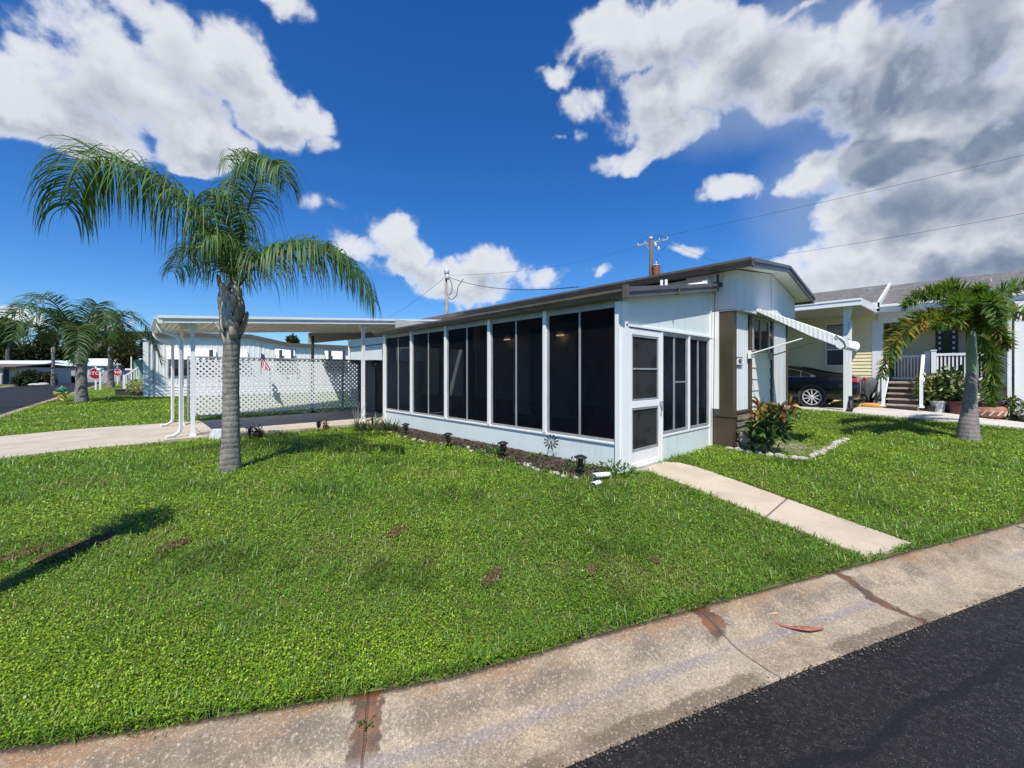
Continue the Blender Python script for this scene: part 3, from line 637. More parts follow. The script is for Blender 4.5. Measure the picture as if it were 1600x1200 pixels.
for X, sg in ((ax0, -1), (ax1, 1)):
    b = MB(); m_ = 60; vs = []
    for i in range(m_+1):
        t = i/m_*.97; y, z = awp(t, .012*math.sin(math.pi*min(1, t))); off = sg*(.0 if i % 3 else .006)
        vs += [(X+off, y, z-.0), (X+off, y, z-(.06+.11*min(1, t*1.6)))]
    b.add(vs, [(2*i, 2*i+1, 2*i+3, 2*i+2) for i in range(m_)]); o = b.build('awning_cheek', TRIM, awn); o.modifiers.new('s', 'SOLIDIFY').thickness = .006
    b = MB(); y, z = awp(.965, -.085); b.tube([(X-.004*sg, y, z), (X+.018*sg, y, z)], .098, 20); b.build('awning_end_cap', TRIM, awn)
    b = MB(); b.tube([(X+.02*sg, awp(.9, 0)[0], awp(.9, .02)[1]), (X+.02*sg, awp(.985, 0)[0], awp(.985, -.05)[1]), (X+.02*sg, awp(1.0, 0)[0], awp(1.0, -.12)[1]), (X+.02*sg, awp(.96, 0)[0], awp(.96, -.19)[1])], .009, 5); b.build('awning_edge_seal', BLACKP, awn)
for X, mt in ((ax0-.1, TRIM), (ax1+.1, ALU)):
    b = MB(); b.tube([(X, HY0-.06, 1.79), (X+.08*(1 if mt is TRIM else -1), awp(.55, 0)[0], awp(.55, -.26)[1])], .013, 6); b.box(X-.03, HY0-.075, 1.70, X+.03, HY0-.03, 1.86); b.build('awning_arm', mt, home)
# ================================================================== CARPORT
CPT = mat('carport_paint', (.80, .81, .80), rough=.4, extra=streaks(.1))
CPU_ = mat('carport_underside', (.62, .60, .54), (.55, .53, .48), sc_=1, rough=.6)
carport = thing('carport', (-.8, 10, 0), 'flat white aluminium carport roof on thin posts over the driveway', 'carport')
def cz(x): return 2.50+(x+4.6)*.076
b = MB(); b.prism([(-4.6, 8.05, cz(-4.6)), (2.83, 8.05, cz(2.83)), (2.83, 8.05, cz(2.83)+.06), (-4.6, 8.05, cz(-4.6)+.06)], (0, 2.9, 0)); b.build('roof', CPT, carport)
b = MB(); b.prism([(-.6, 10.97, cz(-.6)), (2.83, 10.97, cz(2.83)), (2.83, 10.97, cz(2.83)+.055), (-.6, 10.97, cz(-.6)+.055)], (0, 1.24, 0)); b.build('rear_roof', CPT, carport)
b = MB(); x = -4.5
while x < 2.7: b.box(x, 8.06, cz(x)-.035, x+.03, 10.9, cz(x)+.0); b.box(x+.1, 8.06, cz(x)-.012, x+.12, 10.9, cz(x)); x += .2
b.build('roof_rib', CPU_, carport)
b = MB(); b.prism([(-4.68, 8.0, cz(-4.6)-.05), (2.84, 8.0, cz(2.84)-.05), (2.84, 8.0, cz(2.84)+.06), (-4.68, 8.0, cz(-4.6)+.06)], (0, .05, 0)).prism([(-4.68, 7.97, cz(-4.6)+.045), (2.84, 7.97, cz(2.84)+.045), (2.84, 7.97, cz(2.84)+.10), (-4.68, 7.97, cz(-4.6)+.10)], (0, .10, 0))
b.prism([(-4.62, 10.92, cz(-4.6)-.05), (-.5, 10.92, cz(-.5)-.05), (-.5, 10.92, cz(-.5)+.06), (-4.62, 10.92, cz(-4.6)+.06)], (0, .04, 0)); b.build('fascia', CPT, carport, bevel=.004)
b = MB(); gutter(b, (-4.6, 7.98, cz(-4.6)-.055), (-4.6, 11.0, cz(-4.6)-.055), .13, (-1, 0, 0), .15); b.build('gutter', CPT, carport)
for (y0, py) in ((8.28, 0), (10.85, 1)):
    b = MB(); x0_ = -4.2+.0*py
    b.tube([(-4.66, y0, 2.50), (-4.66, y0, 2.40), (-4.60, y0, 2.30), (-4.36, y0, 2.22), (x0_-.09, y0, 2.12), (x0_-.09, y0, 2.0), (x0_-.09, y0, .22), (x0_-.11, y0, .12), (x0_-.22, y0-.05, .05), (x0_-.34, y0-.08, .04)], .052, 4, sx=.8); b.build('downspout', CPT, carport, bevel=.01)
def cpost(x, y, w, top, m=CPT):
    b = MB(); b.box(x-w/2, y-w/2, .0, x+w/2, y+w/2, top).box(x-w*.8, y-w*.8, .0, x+w*.8, y+w*.8, .06); return b.build('post', m, carport, bevel=.004)
cpost(-4.08, 8.3, .075, cz(-4.1)-.03); cpost(-4.1, 10.85, .075, cz(-4.1)-.03); cpost(-.23, 8.3, .085, cz(-.23)-.03); cpost(-.42, 12.18, .08, cz(-.42)-.1, BLACKM)
for xa_, xb_, o_ in ((-4.3, -4.0, .16), (-.33, -.13, .14)): b = MB(); b.box(xa_, 8.25, cz(xa_)-o_, xb_, 8.35, cz(xa_)-.03); b.build('bracket', CPT, carport)
b = MB(); b.prism([(-.5, 12.15, cz(-.5)-.36), (2.8, 12.15, cz(2.8)-.12), (2.8, 12.15, cz(2.8)-.005), (-.5, 12.15, cz(-.5)-.005)], (0, .03, 0)); b.box(-.56, 12.13, cz(-.5)-.36, -.5, 12.2, cz(-.5)-.005); b.build('side_valance', mat('valance_beige', (.40, .37, .31), (.35, .32, .27), rough=.6), carport)
# lattice
lat = thing('lattice_fence', (-1.3, 11.9, 0), 'white diagonal lattice fence panels behind the carport driveway', 'fence')
LP_ = [(-3.86, -2.98), (-2.94, .55), (.59, 1.24)]
zb, zt = .16, 1.86
for a0, a1 in LP_:
    b = MB(); st = .150; wd = .056; h = zt-zb
    for sgn in (1, -1):
        x = a0-h if sgn > 0 else a0
        x = a0-h
        while x < a1+h:
            # line from (x,zb) going up with slope sgn ; clip to the panel
            if sgn > 0: p0, p1 = (x, zb), (x+h, zt)
            else: p0, p1 = (x+h, zb), (x, zt)
            def clip(p0, p1):
                (xa, za), (xb, zb_) = p0, p1; t0, t1 = 0, 1
                dx_ = xb-xa
                for lim, s_ in ((a0, 1), (a1, -1)):
                    v0 = s_*(xa-lim); v1 = s_*(xb-lim)
                    if v0 < 0 and v1 < 0: return None
                    if v0 < 0: t0 = max(t0, v0/(v0-v1))
                    elif v1 < 0: t1 = min(t1, v0/(v0-v1))
                if t1-t0 < .03: return None
                L = lambda t: (xa+dx_*t, za+(zb_-za)*t)
                return L(t0), L(t1)
            c = clip(p0, p1)
            if c:
                y = 12.05+(.004 if sgn > 0 else -.004); b.bar((c[0][0], y, c[0][1]), (c[1][0], y, c[1][1]), wd, .006, up=(0, 1, 0))
            x += st
    b.build('lattice_panel', CLEAN, lat)
b = MB(); b.box(-3.9, 12.02, zt, 1.28, 12.08, zt+.05).box(-3.9, 12.02, zb-.05, 1.28, 12.08, zb); b.build('rail', ALU, lat, bevel=.004)
for x in (-3.88, -2.96, .57, 1.26): 
    b = MB(); b.box(x-.02, 12.015, .0, x+.02, 12.085, zt); b.build('fence_post', ALU, lat, bevel=.003)
# flag on the lattice
fl = thing('garden_flag', at(409, 580, 12.9), 'small red and white striped flag hanging limp in front of the lattice', 'flag')
p0 = at(408, 537, 12.95); b = MB(); zl = at(408, 585, 12.95).z; b.tube([(p0.x, p0.y, zl), (p0.x, p0.y, p0.z)], .008, 6); b.build('flag_pole', BLACKM, fl)
RED = mat('flag_red', (.42, .03, .05), rough=.8); NAVY = mat('flag_navy', (.02, .03, .12), rough=.8)
fp = at(408, 552, 12.9); r_ = Vector((RX, RY, 0))
for mm, sel, nm in ((RED, 0, 'red_stripes'), (CLEAN, 1, 'white_stripes')):
    b = MB()
    for i in range(9):
        if i % 2 != sel: continue
        vs = []
        for j in range(9):
            z = fp.z-.05-j*.052
            for e in (i, i+1): u = e*.018*(1+.6*j/8); vs.append(fp+r_*(u+.01)+Vector((.02*math.sin(j+e*.9), .025*math.cos(e*1.3+j*.6), z-fp.z-.012*e)))
        b.add(vs, [(2*j, 2*j+1, 2*j+3, 2*j+2) for j in range(8)])
    b.build(nm, mm, fl, smooth=True)
b = MB(); b.add([fp+Vector((-.003, -.012, -.0)), fp+r_*.11+Vector((-.003, -.012, -.05)), fp+r_*.13+Vector((-.01, -.02, -.2)), fp+r_*.0+Vector((-.01, -.02, -.17))], [(0, 1, 2, 3)]); b.build('canton', NAVY, fl)
# storage shed beyond the porch end
sh = thing('utility_shed', (1.9, 10.9, 0), 'low dark grey utility shed with black gutter beyond the far end of the porch', 'shed')
b = MB(); b.box(1.15, 10.45, 0, 2.9, 12.1, 1.78); b.build('wall', mat('dark_grey_siding', (.10, .115, .12), (.08, .09, .095), rough=.6), sh)
b = MB(); b.box(.98, 10.3, 1.79, 2.95, 12.2, 1.86); gutter(b, (.98, 10.3, 1.76), (.98, 12.2, 1.76), .1, (-1, 0, 0), .1); b.tube([(.93, 10.36, 1.78), (.96, 10.38, 1.68), (1.09, 10.42, 1.6), (1.1, 10.42, .1)], .035, 6); b.build('roof', BLACKP, sh)
# ================================================================== PALMS AND PLANTS
def nrm(a): return a/(np.linalg.norm(a, axis=-1, keepdims=True)+1e-12)
def spline3(P, n):
    P = np.array([tuple(p) for p in P], float); C_ = catmull(P, step=.05)
    s = np.concatenate([[0], np.cumsum(np.linalg.norm(np.diff(C_, axis=0), axis=1))]); t = np.linspace(0, s[-1], n)
    return np.stack([np.interp(t, s, C_[:, i]) for i in range(3)], 1), s[-1]
def frond(ctrl, parent, nl=70, L=.6, w=.028, droop=.35, mode='queen', col=(.05, .11, .03), col2=None, rr=.02, start=.12, name='frond', seg=5, jit=.15, yellow=0.):
    P, ln = spline3(ctrl, 120); Tn = nrm(np.gradient(P, axis=0)); V = []; Fc = []; Cc = []; off = 0
    m = nl*2; u = np.linspace(start, .995, nl); u = np.repeat(u, 2)+rng.normal(0, .004, m); u = np.clip(u, 0, 1); side = np.tile([1, -1], nl)
    ix = u*119; i0 = np.clip(ix.astype(int), 0, 118); fr = (ix-i0)[:, None]
    p = P[i0]*(1-fr)+P[i0+1]*fr; t = Tn[i0]
    sd = nrm(np.cross(t, np.array([0, 0, 1.])+1e-3)); up = nrm(np.cross(sd, t))
    if mode == 'queen':
        fan = rng.uniform(-.1, .6, m)[:, None]
        d = nrm(t*rng.uniform(.45, .75, m)[:, None]+sd*side[:, None]*.9+up*fan+rng.normal(0, .08, (m, 3)))
        Lu = L*(np.sin(np.pi*np.clip(.18+.74*u, 0, 1))**.6)*rng.uniform(.85, 1.12, m)
    else:
        an = rng.uniform(0, 2*np.pi, m)[:, None]
        d = nrm(t*.75+sd*np.cos(an)*1.+up*np.sin(an)*1.+rng.normal(0, .1, (m, 3))); Lu = L*(np.sin(np.pi*np.clip(.22+.72*u, 0, 1))**.5)*rng.uniform(.8, 1.15, m)
    wn = nrm(np.cross(d, up+.3*rng.normal(0, 1, (m, 3)))); prof = np.interp(np.linspace(0, 1, seg+1), [0, .15, .5, .8, 1], [.45, .95, 1., .6, .06])
    rows = []; q = p.copy(); dd = d.copy(); g = droop*rng.uniform(.7, 1.3, m)[:, None]
    for k in range(seg+1):
        ww = wn*(w*prof[k]*rng.uniform(.8, 1.2, m))[:, None]*.5
        rows.append(np.stack([q-ww, q+ww], 1))
        q = q+dd*(Lu/seg)[:, None]; dd = nrm(dd+np.array([0, 0, -1.])*g*(1.25 if k else .6))
    V = np.stack(rows, 1).reshape(-1, 3); base = (np.arange(m)*(seg+1)*2)[:, None, None]; kk = (np.arange(seg)*2)[None, :, None]
    Fc = (base+kk+np.array([0, 1, 3, 2])[None, None]).reshape(-1, 4)
    c0 = np.array(col); c = c0[None]*rng.uniform(.6, 1.45, (m, 1))*np.array([1, 1, 1])
    c[:, 0] *= rng.uniform(.8, 1.5, m)
    if yellow: yk = (rng.uniform(0, 1, m) < yellow)[:, None]*rng.uniform(.4, 1, (m, 1)); c = c*(1-yk)+np.array(col2 or (.42, .26, .03))*yk
    Cc = np.repeat(c, (seg+1)*2, axis=0)
    mb = MB(); pp = P[::6]; mb.tube([tuple(x) for x in pp], list(np.linspace(rr, rr*.18, len(pp))), 6, cap=False)
    TV = np.array(mb.v); TF = np.array(mb.f); Fc = np.concatenate([Fc, TF+len(V)]); V = np.concatenate([V, TV]); Cc = np.concatenate([Cc, np.tile([.10, .13, .04], (len(TV), 1))])
    return npmesh(name, V, Fc, LEAF, Cc, parent)
def barkmat(name, c1, c2, ring=9., st=.5):
    def f(T, P, c, b):
        z = T.node('ShaderNodeSeparateXYZ', {'Vector': P}).outputs[2]
        zz = T.m('ADD', z, T.m('MULTIPLY', T.noise(P, 3.5, 5, .7), .13))
        r = T.m('ABSOLUTE', T.m('SINE', T.m('MULTIPLY', zz, ring*3.14159)))
        line = T.m('MULTIPLY', T.rmp(r, .16, .02), T.rmp(T.noise(P, 5, 4, .7), .38, .6))
        c = T.mix(T.m('MULTIPLY', line, st), c, tuple(v*.3 for v in c1))
        c = T.mix(T.m('MULTIPLY', T.rmp(T.noise(T.v('MULTIPLY', P, (1, 1, .25)), 30, 5, .75), .5, .7), .55), c, tuple(v*.35 for v in c1))
        c = T.mix(T.m('MULTIPLY', T.rmp(T.noise(P, 14, 6, .75), .52, .68), .6), c, tuple(min(1, v*1.9) for v in c1))
        h = T.m('ADD', T.m('MULTIPLY', r, .28), T.noise(T.v('MULTIPLY', P, (1, 1, .35)), 30, 5, .7))
        T.put(b, 'Normal', T.node('ShaderNodeBump', {'Height': h, 'Strength': .9, 'Distance': .02}).outputs[0])
        return c
    return mat(name, c1, c2, sc_=6, rough=.85, extra=f)
BARK = barkmat('grey_palm_bark', (.17, .155, .135), (.28, .26, .225), ring=13, st=.4)
BOOT = mat('palm_boot_fibre', (.24, .19, .145), (.46, .41, .34), sc_=4, rough=.9, bump=.8, bs=30, stretch=(1, 1, .35), thr=(.4, .6))
SMOOTHB = barkmat('pale_smooth_bark', (.20, .17, .16), (.29, .26, .235), ring=11, st=.55)
CROWNS = mat('green_crownshaft', (.17, .24, .12), (.24, .29, .18), sc_=3, rough=.4)
def trunk(path, rad, m, parent, name='trunk', n=18, rough=.05, ring=.0):
    P, ln = spline3(path, max(12, int(len(path)*14))); k = len(P); ra = np.interp(np.linspace(0, 1, k), np.linspace(0, 1, len(rad)), rad)
    b = MB(); vs = []
    for i in range(k):
        for j in range(n):
            a = 2*math.pi*j/n; r = ra[i]*(1+rough*(random.random()-.5)+rough*.8*math.sin(3*a+i*.35))+ring*(.5 if i % 3 else 1)*.02
            vs.append((P[i, 0]+r*math.cos(a), P[i, 1]+r*math.sin(a), P[i, 2]))
    b.add(vs, [(i*n+j, i*n+(j+1) % n, (i+1)*n+(j+1) % n, (i+1)*n+j) for i in range(k-1) for j in range(n)]+[tuple((k-1)*n+j for j in range(n))])
    return b.build(name, m, parent, smooth=True, origin=path[0])
# ---- the queen palm on the front lawn
d_ = 5.94; pb = gp(360, 737); d_ = (pb-CAM).dot(Vector((FX, FY, 0)))
def pp(px, py, dd=0.): return at(px, py, d_+dd)
qp = thing('queen_palm', pb, 'tall feathery queen palm with grey ringed trunk standing on the front lawn', 'palm tree')
path = [pb-Vector((0, 0, .06)), pp(360, 725), pp(360.5, 690), pp(361, 640), pp(361, 580), pp(362, 530)]
trunk(path, [.142, .120, .106, .102, .102, .108], BARK, qp, rough=.03)
b = MB()
for i in range(26):                       # old leaf bases clasping the upper trunk
    a = i*2.4; t = i/26; zc0 = pp(362, 528-70*t).z; c0 = pp(362, 528-70*t); r0 = .088+.026*math.sin(math.pi*min(1, t*1.2))
    if t > .85: r0 = .09
    vs = []; h = .30; wd = .17
    for r in range(6):
        s_ = r/5; rr_ = r0+.012+.035*math.sin(math.pi*s_*.8)+.012*(i % 3)+(.05*s_*s_ if i % 5 == 0 else -.02*s_*s_); ww = wd*(1-.62*s_**1.5)
        for k in range(4):
            th = a+(k-1.5)/1.5*ww/(.14)*.42; vs.append((c0.x+rr_*math.cos(th)*1.0, c0.y+rr_*math.sin(th), zc0-.05+h*s_+.015*math.sin(k*2+i)))
    b.add(vs, [(r*4+k, r*4+k+1, r*4+k+5, r*4+k+4) for r in range(5) for k in range(3)])
o = b.build('leaf_bases', BOOT, qp, smooth=True); o.modifiers.new('s', 'SOLIDIFY').thickness = .012
trunk([pp(362, 532), pp(362, 500), pp(362.5, 462), pp(363, 440), pp(364, 418)], [.09, .10, .07, .05, .035], BOOT, qp, 'crown_shaft', rough=.10)
b = MB()
for i in range(46):
    a = random.uniform(0, 6.28); z0 = random.uniform(412, 470); c0 = pp(363, z0); r0 = .05+.06*max(0, (z0-435)/35); v = Vector((math.cos(a), math.sin(a), 0))
    b.tube([c0+v*r0, c0+v*(r0+.03)+Vector((0, 0, .05)), c0+v*(r0+random.uniform(.03, .08))+Vector((0, 0, random.uniform(.03, .13)))], [.006, .005, .001], 4)
b.build('fibres', BOOT, qp)
b = MB(); b.tube([pp(352, 535, -.08), pp(346, 520, -.1), pp(338, 507, -.12), pp(333, 503, -.13)], [.02, .016, .013, .006], 6).tube([pp(345, 518, -.1), pp(341, 524, -.15), pp(338, 530, -.2)], [.008, .006, .004], 5); b.build('dead_stub', BOOT, qp)
GQ = (.072, .155, .042)
FR = [([(363,448,0),(352,412,-.05),(326,360,-.15),(280,308,-.3),(222,268,-.45),(170,246,-.5),(135,248,-.5),(114,272,-.45),(104,325,-.4)], .84, 100, .36),
 ([(365,445,.1),(350,400,.2),(312,335,.4),(255,285,.6),(200,258,.7),(158,250,.7),(134,272,.7),(124,318,.7)], .70, 84, .36),
 ([(367,445,.03),(374,400,.05),(387,330,.1),(400,285,.05),(417,254,-.1),(436,256,-.25),(447,285,-.3)], .62, 84, .36),
 ([(365,440,.1),(358,385,.25),(360,320,.45),(372,270,.55),(388,246,.5),(408,252,.35)], .60, 76, .36),
 ([(371,450,0),(390,425,0),(424,400,-.05),(470,388,-.1),(518,393,-.1),(556,420,-.1),(582,468,-.1)], .62, 84, .38),
 ([(370,445,.15),(388,412,.4),(425,388,.8),(475,376,1.1),(520,390,1.3),(552,425,1.4)], .55, 64, .38),
 ([(364,446,-.05),(354,402,-.25),(342,372,-.45),(328,368,-.6),(314,385,-.7)], .36, 40, .4),
 ([(364,446,.1),(350,415,.5),(325,390,1.0),(295,395,1.5),(270,425,1.8)], .55, 56, .38),
 ([(366,440,0),(364,400,-.05),(358,350,-.15),(346,312,-.3),(330,300,-.45)], .50, 60, .4)]
for c, L_, nl, dr in FR: frond([pp(*q) for q in c], qp, nl=int(nl*1.5), L=L_*1.45, w=.0185, droop=dr*1.25, col=GQ, rr=.020, start=.12, seg=8)
# ---- parametric palms further away
def palm(name, px, py, d, hpx, spread, label, nf=9, L=.55, droopf=1., col=(.035, .075, .022), rb=.16, rt=.12, nl=46, group=None, zr=0.):
    p = at(px, py, d); p.z = gz(p.x, p.y); top = at(px, hpx, d).z
    o = thing(name, p, label, 'palm tree', group)
    trunk([p-Vector((0, 0, .1)), p+Vector((0, 0, .35)), p+Vector((0, 0, (top-p.z)*.5)), Vector((p.x, p.y, top))], [rb*1.3, rb, rt, rt*1.05], BARK, o, n=12, rough=.05)
    c = Vector((p.x, p.y, top)); sh_ = MB(); sh_.tube([c-Vector((0, 0, .5)), c, c+Vector((0, 0, .3))], [rt*1.15, rt*1.3, rt*.5], 10); sh_.build('leaf_bases', BOOT, o)
    for i in range(nf):
        a = zr+i*2*math.pi/nf*1.0+random.uniform(-.2, .2); el0 = (.55, 1.15, .85)[i % 3]; R0 = spread*random.uniform(.85, 1.1)*(1.0 if el0 < 1 else .7)
        v = Vector((math.cos(a), math.sin(a), 0)); h = R0*math.tan(min(el0, 1.0))*.62
        frond([c+Vector((0, 0, .1)), c+v*R0*.3+Vector((0, 0, .1+h*.7)), c+v*R0*.6+Vector((0, 0, h*1.0)), c+v*R0*.85+Vector((0, 0, h*.75)), c+v*R0+Vector((0, 0, h*.75-R0*.35*droopf))], o, nl=nl, L=L*random.uniform(.85, 1.1), w=.06 if d > 30 else .045, droop=.38, col=col, rr=.03, start=.12, seg=4)
    return o
palm('queen_palm', 127, 627, 20.3, 553, 3.3, 'queen palm with stout grey trunk beside the fire hydrant on the left lawn', nf=12, L=.95, nl=84, rb=.22, rt=.20, droopf=1.2, col=(.06, .12, .035))
palm('queen_palm', 173, 603, 40, 545, 2.3, 'smaller pale-trunked palm behind the stop signs', nf=9, L=.9, col=(.07, .08, .022), rb=.24, rt=.2, nl=36)
palm('queen_palm', 83, 596, 52, 545, 4.2, 'palm with slim dark trunk in front of the grey house windows', nf=9, L=1.0, col=(.018, .035, .012), rb=.2, rt=.16, nl=36)
# ---- foxtail palm on the right
fb = gp(1513, 688); fd = (fb-CAM).dot(Vector((FX, FY, 0)))
def fp_(px, py, dd=0.): return at(px, py, fd+dd)
fx = thing('foxtail_palm', fb, 'foxtail palm with bushy yellowing fronds and pale ringed trunk on the right lawn', 'palm tree')
trunk([fb-Vector((0, 0, .05)), fp_(1513, 670), fp_(1515, 640), fp_(1517, 600), fp_(1518, 583)], [.205, .165, .125, .10, .092], SMOOTHB, fx, rough=.015)
trunk([fp_(1518, 585), fp_(1518, 560), fp_(1518, 535), fp_(1518, 512)], [.086, .092, .08, .05], CROWNS, fx, 'crown_shaft', rough=.01)
GF = (.095, .19, .035)
FX_ = [([(1515,520,0),(1500,485,.1),(1470,462,.1),(1435,462,0),(1412,478,-.1)], 0, GF),
 ([(1514,522,0),(1485,500,-.2),(1450,500,-.3),(1415,520,-.4),(1390,555,-.5),(1378,590,-.5)], .45, GF),
 ([(1514,520,0),(1490,497,.2),(1455,492,.4),(1415,505,.5),(1385,530,.5)], .12, GF),
 ([(1517,515,0),(1512,478,.2),(1500,452,.3),(1482,447,.3),(1460,455,.3)], 0, (.12, .24, .035)),
 ([(1519,515,0),(1530,485,-.3),(1543,470,-.6),(1556,480,-.9),(1562,508,-1.1)], 0, GF),
 ([(1519,515,0),(1545,475,.3),(1580,450,.4),(1625,442,.4),(1670,460,.4)], 0, GF),
 ([(1519,518,0),(1550,490,0),(1590,487,0),(1635,505,0),(1665,550,0)], .2, GF),
 ([(1520,522,0),(1536,528,.1),(1548,560,.2),(1550,600,.2),(1546,632,.2)], .12, GF),
 ([(1518,515,0),(1510,480,-.3),(1500,470,-.6),(1492,480,-.9)], .0, GF),
 ([(1519,515,0),(1540,480,.5),(1560,465,1.0),(1580,480,1.4)], .1, GF),
 ([(1516,518,0),(1500,500,-.4),(1480,495,-.7),(1462,510,-.9)], .15, GF), ([(1518,515,0),(1525,480,-.1),(1528,455,-.2),(1535,448,-.3)], 0, (.12, .24, .035)), ([(1520,518,0),(1540,505,-.4),(1560,515,-.7),(1575,545,-.8)], .3, GF)]
for c, ye, cc in FX_: frond([fp_(*q) for q in c], fx, nl=250, L=.31, w=.026, droop=.09, mode='fox', col=cc, yellow=ye, col2=(.40, .25, .03), rr=.018, start=.14, seg=3)
# ---- shrubs built from leaves
def leaves(n, pts_fn, L, w, cols, parent, name='foliage', up=.5, seg=2, droop=.2, m=LEAF, spread=1.):
    c, axis = pts_fn(n); d = nrm(axis*up+rng.normal(0, 1, (n, 3))*spread*.6); wn = nrm(np.cross(d, rng.normal(0, 1, (n, 3))+np.array([0, 0, 1.5])))
    LL = L*rng.uniform(.6, 1.25, n)[:, None]; W = w*rng.uniform(.7, 1.2, n)[:, None]*.5; pr = [.35, 1., .08] if seg == 2 else [.3, .9, .9, .08]
    rows = []; q = c.copy()
    for k in range(seg+1):
        rows.append(np.stack([q-wn*W*pr[k], q+wn*W*pr[k]], 1)); q = q+d*LL/seg; d = nrm(d+np.array([0, 0, -droop]))
    V = np.stack(rows, 1).reshape(-1, 3); base = (np.arange(n)*(seg+1)*2)[:, None, None]; kk = (np.arange(seg)*2)[None, :, None]
    Fc = (base+kk+np.array([0, 1, 3, 2])[None, None]).reshape(-1, 4)
    ca = np.array(cols)[rng.integers(0, len(cols), n)]*rng.uniform(.65, 1.35, (n, 1))
    return npmesh(name, V, Fc, m, np.repeat(ca, (seg+1)*2, axis=0), parent)
def ball(c, r, sq=1., hollow=.4):
    c = np.array(tuple(c))
    def f(n):
        v = nrm(rng.normal(0, 1, (n, 3))); rr = r*rng.uniform(hollow, 1, n)[:, None]**.6; p = v*rr; p[:, 2] *= sq; return c+p, v*np.array([1, 1, .7])+np.array([0, 0, .4])
    return f
def clumps(c, r, sq, nb, rb):
    c = np.array(tuple(c)); cc = nrm(rng.normal(0, 1, (nb, 3)))*r*rng.uniform(.3, .9, (nb, 1)); cc[:, 2] *= sq; rad = rb*rng.uniform(.6, 1.2, nb)
    def f(n):
        k = rng.integers(0, nb, n); v = nrm(rng.normal(0, 1, (n, 3))); return c+cc[k]+v*(rad[k]*rng.uniform(.5, 1, n))[:, None], v+np.array([0, 0, .5])
    return f
def stems(c, n, h, spread, r, parent, m=None, name='stems'):
    b = MB(); tips = []
    for i in range(n):
        a = random.uniform(0, 6.28); s_ = spread*random.uniform(.2, 1); t = Vector((c.x+math.cos(a)*s_, c.y+math.sin(a)*s_, c.z+h*random.uniform(.6, 1))); mid = c.lerp(t, .5)+Vector((random.uniform(-.03, .03), random.uniform(-.03, .03), .03)); b.tube([c+Vector((math.cos(a)*s_*.15, math.sin(a)*s_*.15, -.03)), mid, t], [r, r*.8, r*.4], 6); tips.append(t)
    b.build(name, m or BOOT, parent); return tips
# croton shrub in the right bed
cb = gp(1196, 708)
cr = thing('croton_shrub', cb, 'leafy croton shrub with dark green, orange and yellow leaves in the stone-edged bed', 'shrub')
tips = sorted(stems(cb, 15, .86, .38, .014, cr), key=lambda t: -t.z)
def rosettes(tips, r=.11):
    T_ = np.array([tuple(t) for t in tips])
    def f(n):
        k = rng.integers(0, len(T_), n); v = nrm(rng.normal(0, 1, (n, 3))+np.array([0, 0, .25])); return T_[k]+v*rng.uniform(0, r*.5, (n, 1))-np.array([0, 0, 1])*rng.uniform(0, .22, (n, 1)), v
    return f
tl = tips+[t+Vector((random.uniform(-.12, .12), random.uniform(-.12, .12), random.uniform(-.3, -.08))) for t in tips]
leaves(560, rosettes(tl), .19, .052, [(.03, .07, .018), (.05, .11, .022), (.075, .15, .03), (.03, .06, .02)], cr, up=1.5, seg=3, droop=.28, spread=.5)
o = leaves(140, rosettes([t+Vector((0, 0, .1)) for t in tips[:9]]), .17, .045, [(.26, .10, .02), (.40, .27, .05), (.16, .04, .02), (.48, .40, .10)], cr, 'bright_leaves', up=1.5, seg=3, droop=.28, spread=.5); o['label'] = 'orange and yellow croton leaves'
# two little red crotons along the driveway edge
for px, py, h, n_, lab in ((403, 686, .32, 130, 'small dark red croton plant beside the driveway, nearer the palm trunk'), (508, 671, .36, 60, 'slender red-brown croton plant beside the driveway, next to a path light')):
    c = gp(px, py); o = thing('croton_plant', c, lab, 'plant', 'small red crotons by the driveway'); sp_ = .17 if n_ > 100 else .05
    tp = stems(c, 7 if n_ > 100 else 3, h, sp_, .008, o); tp2 = tp+[t-Vector((0, 0, .1)) for t in tp]
    leaves(n_, rosettes(tp2, .05), .10, .03, [(.06, .012, .01), (.03, .012, .01), (.12, .03, .012)] if n_ > 100 else [(.2, .05, .02), (.14, .03, .015)], o, up=1.5, seg=3, droop=.2, spread=.5)
# spiky bromeliads at the far end of the porch
def rosette(c, n, L, w, cols, parent, name='leaves'):
    a = rng.uniform(0, 2*np.pi, n); e = rng.uniform(.25, 1.25, n); d = np.stack([np.cos(a)*np.cos(e), np.sin(a)*np.cos(e), np.sin(e)], 1)
    c = np.array(tuple(c)); wn = nrm(np.cross(d, [0, 0, 1.])); LL = (L*rng.uniform(.7, 1.1, n))[:, None]; rows = []; q = np.tile(c, (n, 1))+d*.02
    pr = [.7, 1., .8, .5, .04]
    for k in range(5): rows.append(np.stack([q-wn*w*.5*pr[k], q+wn*w*.5*pr[k]], 1)); q = q+d*LL/4; d = nrm(d+np.array([0, 0, -.16]))
    V = np.stack(rows, 1).reshape(-1, 3); base = (np.arange(n)*10)[:, None, None]; Fc = (base+(np.arange(4)*2)[None, :, None]+np.array([0, 1, 3, 2])[None, None]).reshape(-1, 4)
    ca = np.array(cols)[rng.integers(0, len(cols), n)]*rng.uniform(.7, 1.3, (n, 1)); return npmesh(name, V, Fc, LEAF, np.repeat(ca, 10, axis=0), parent)
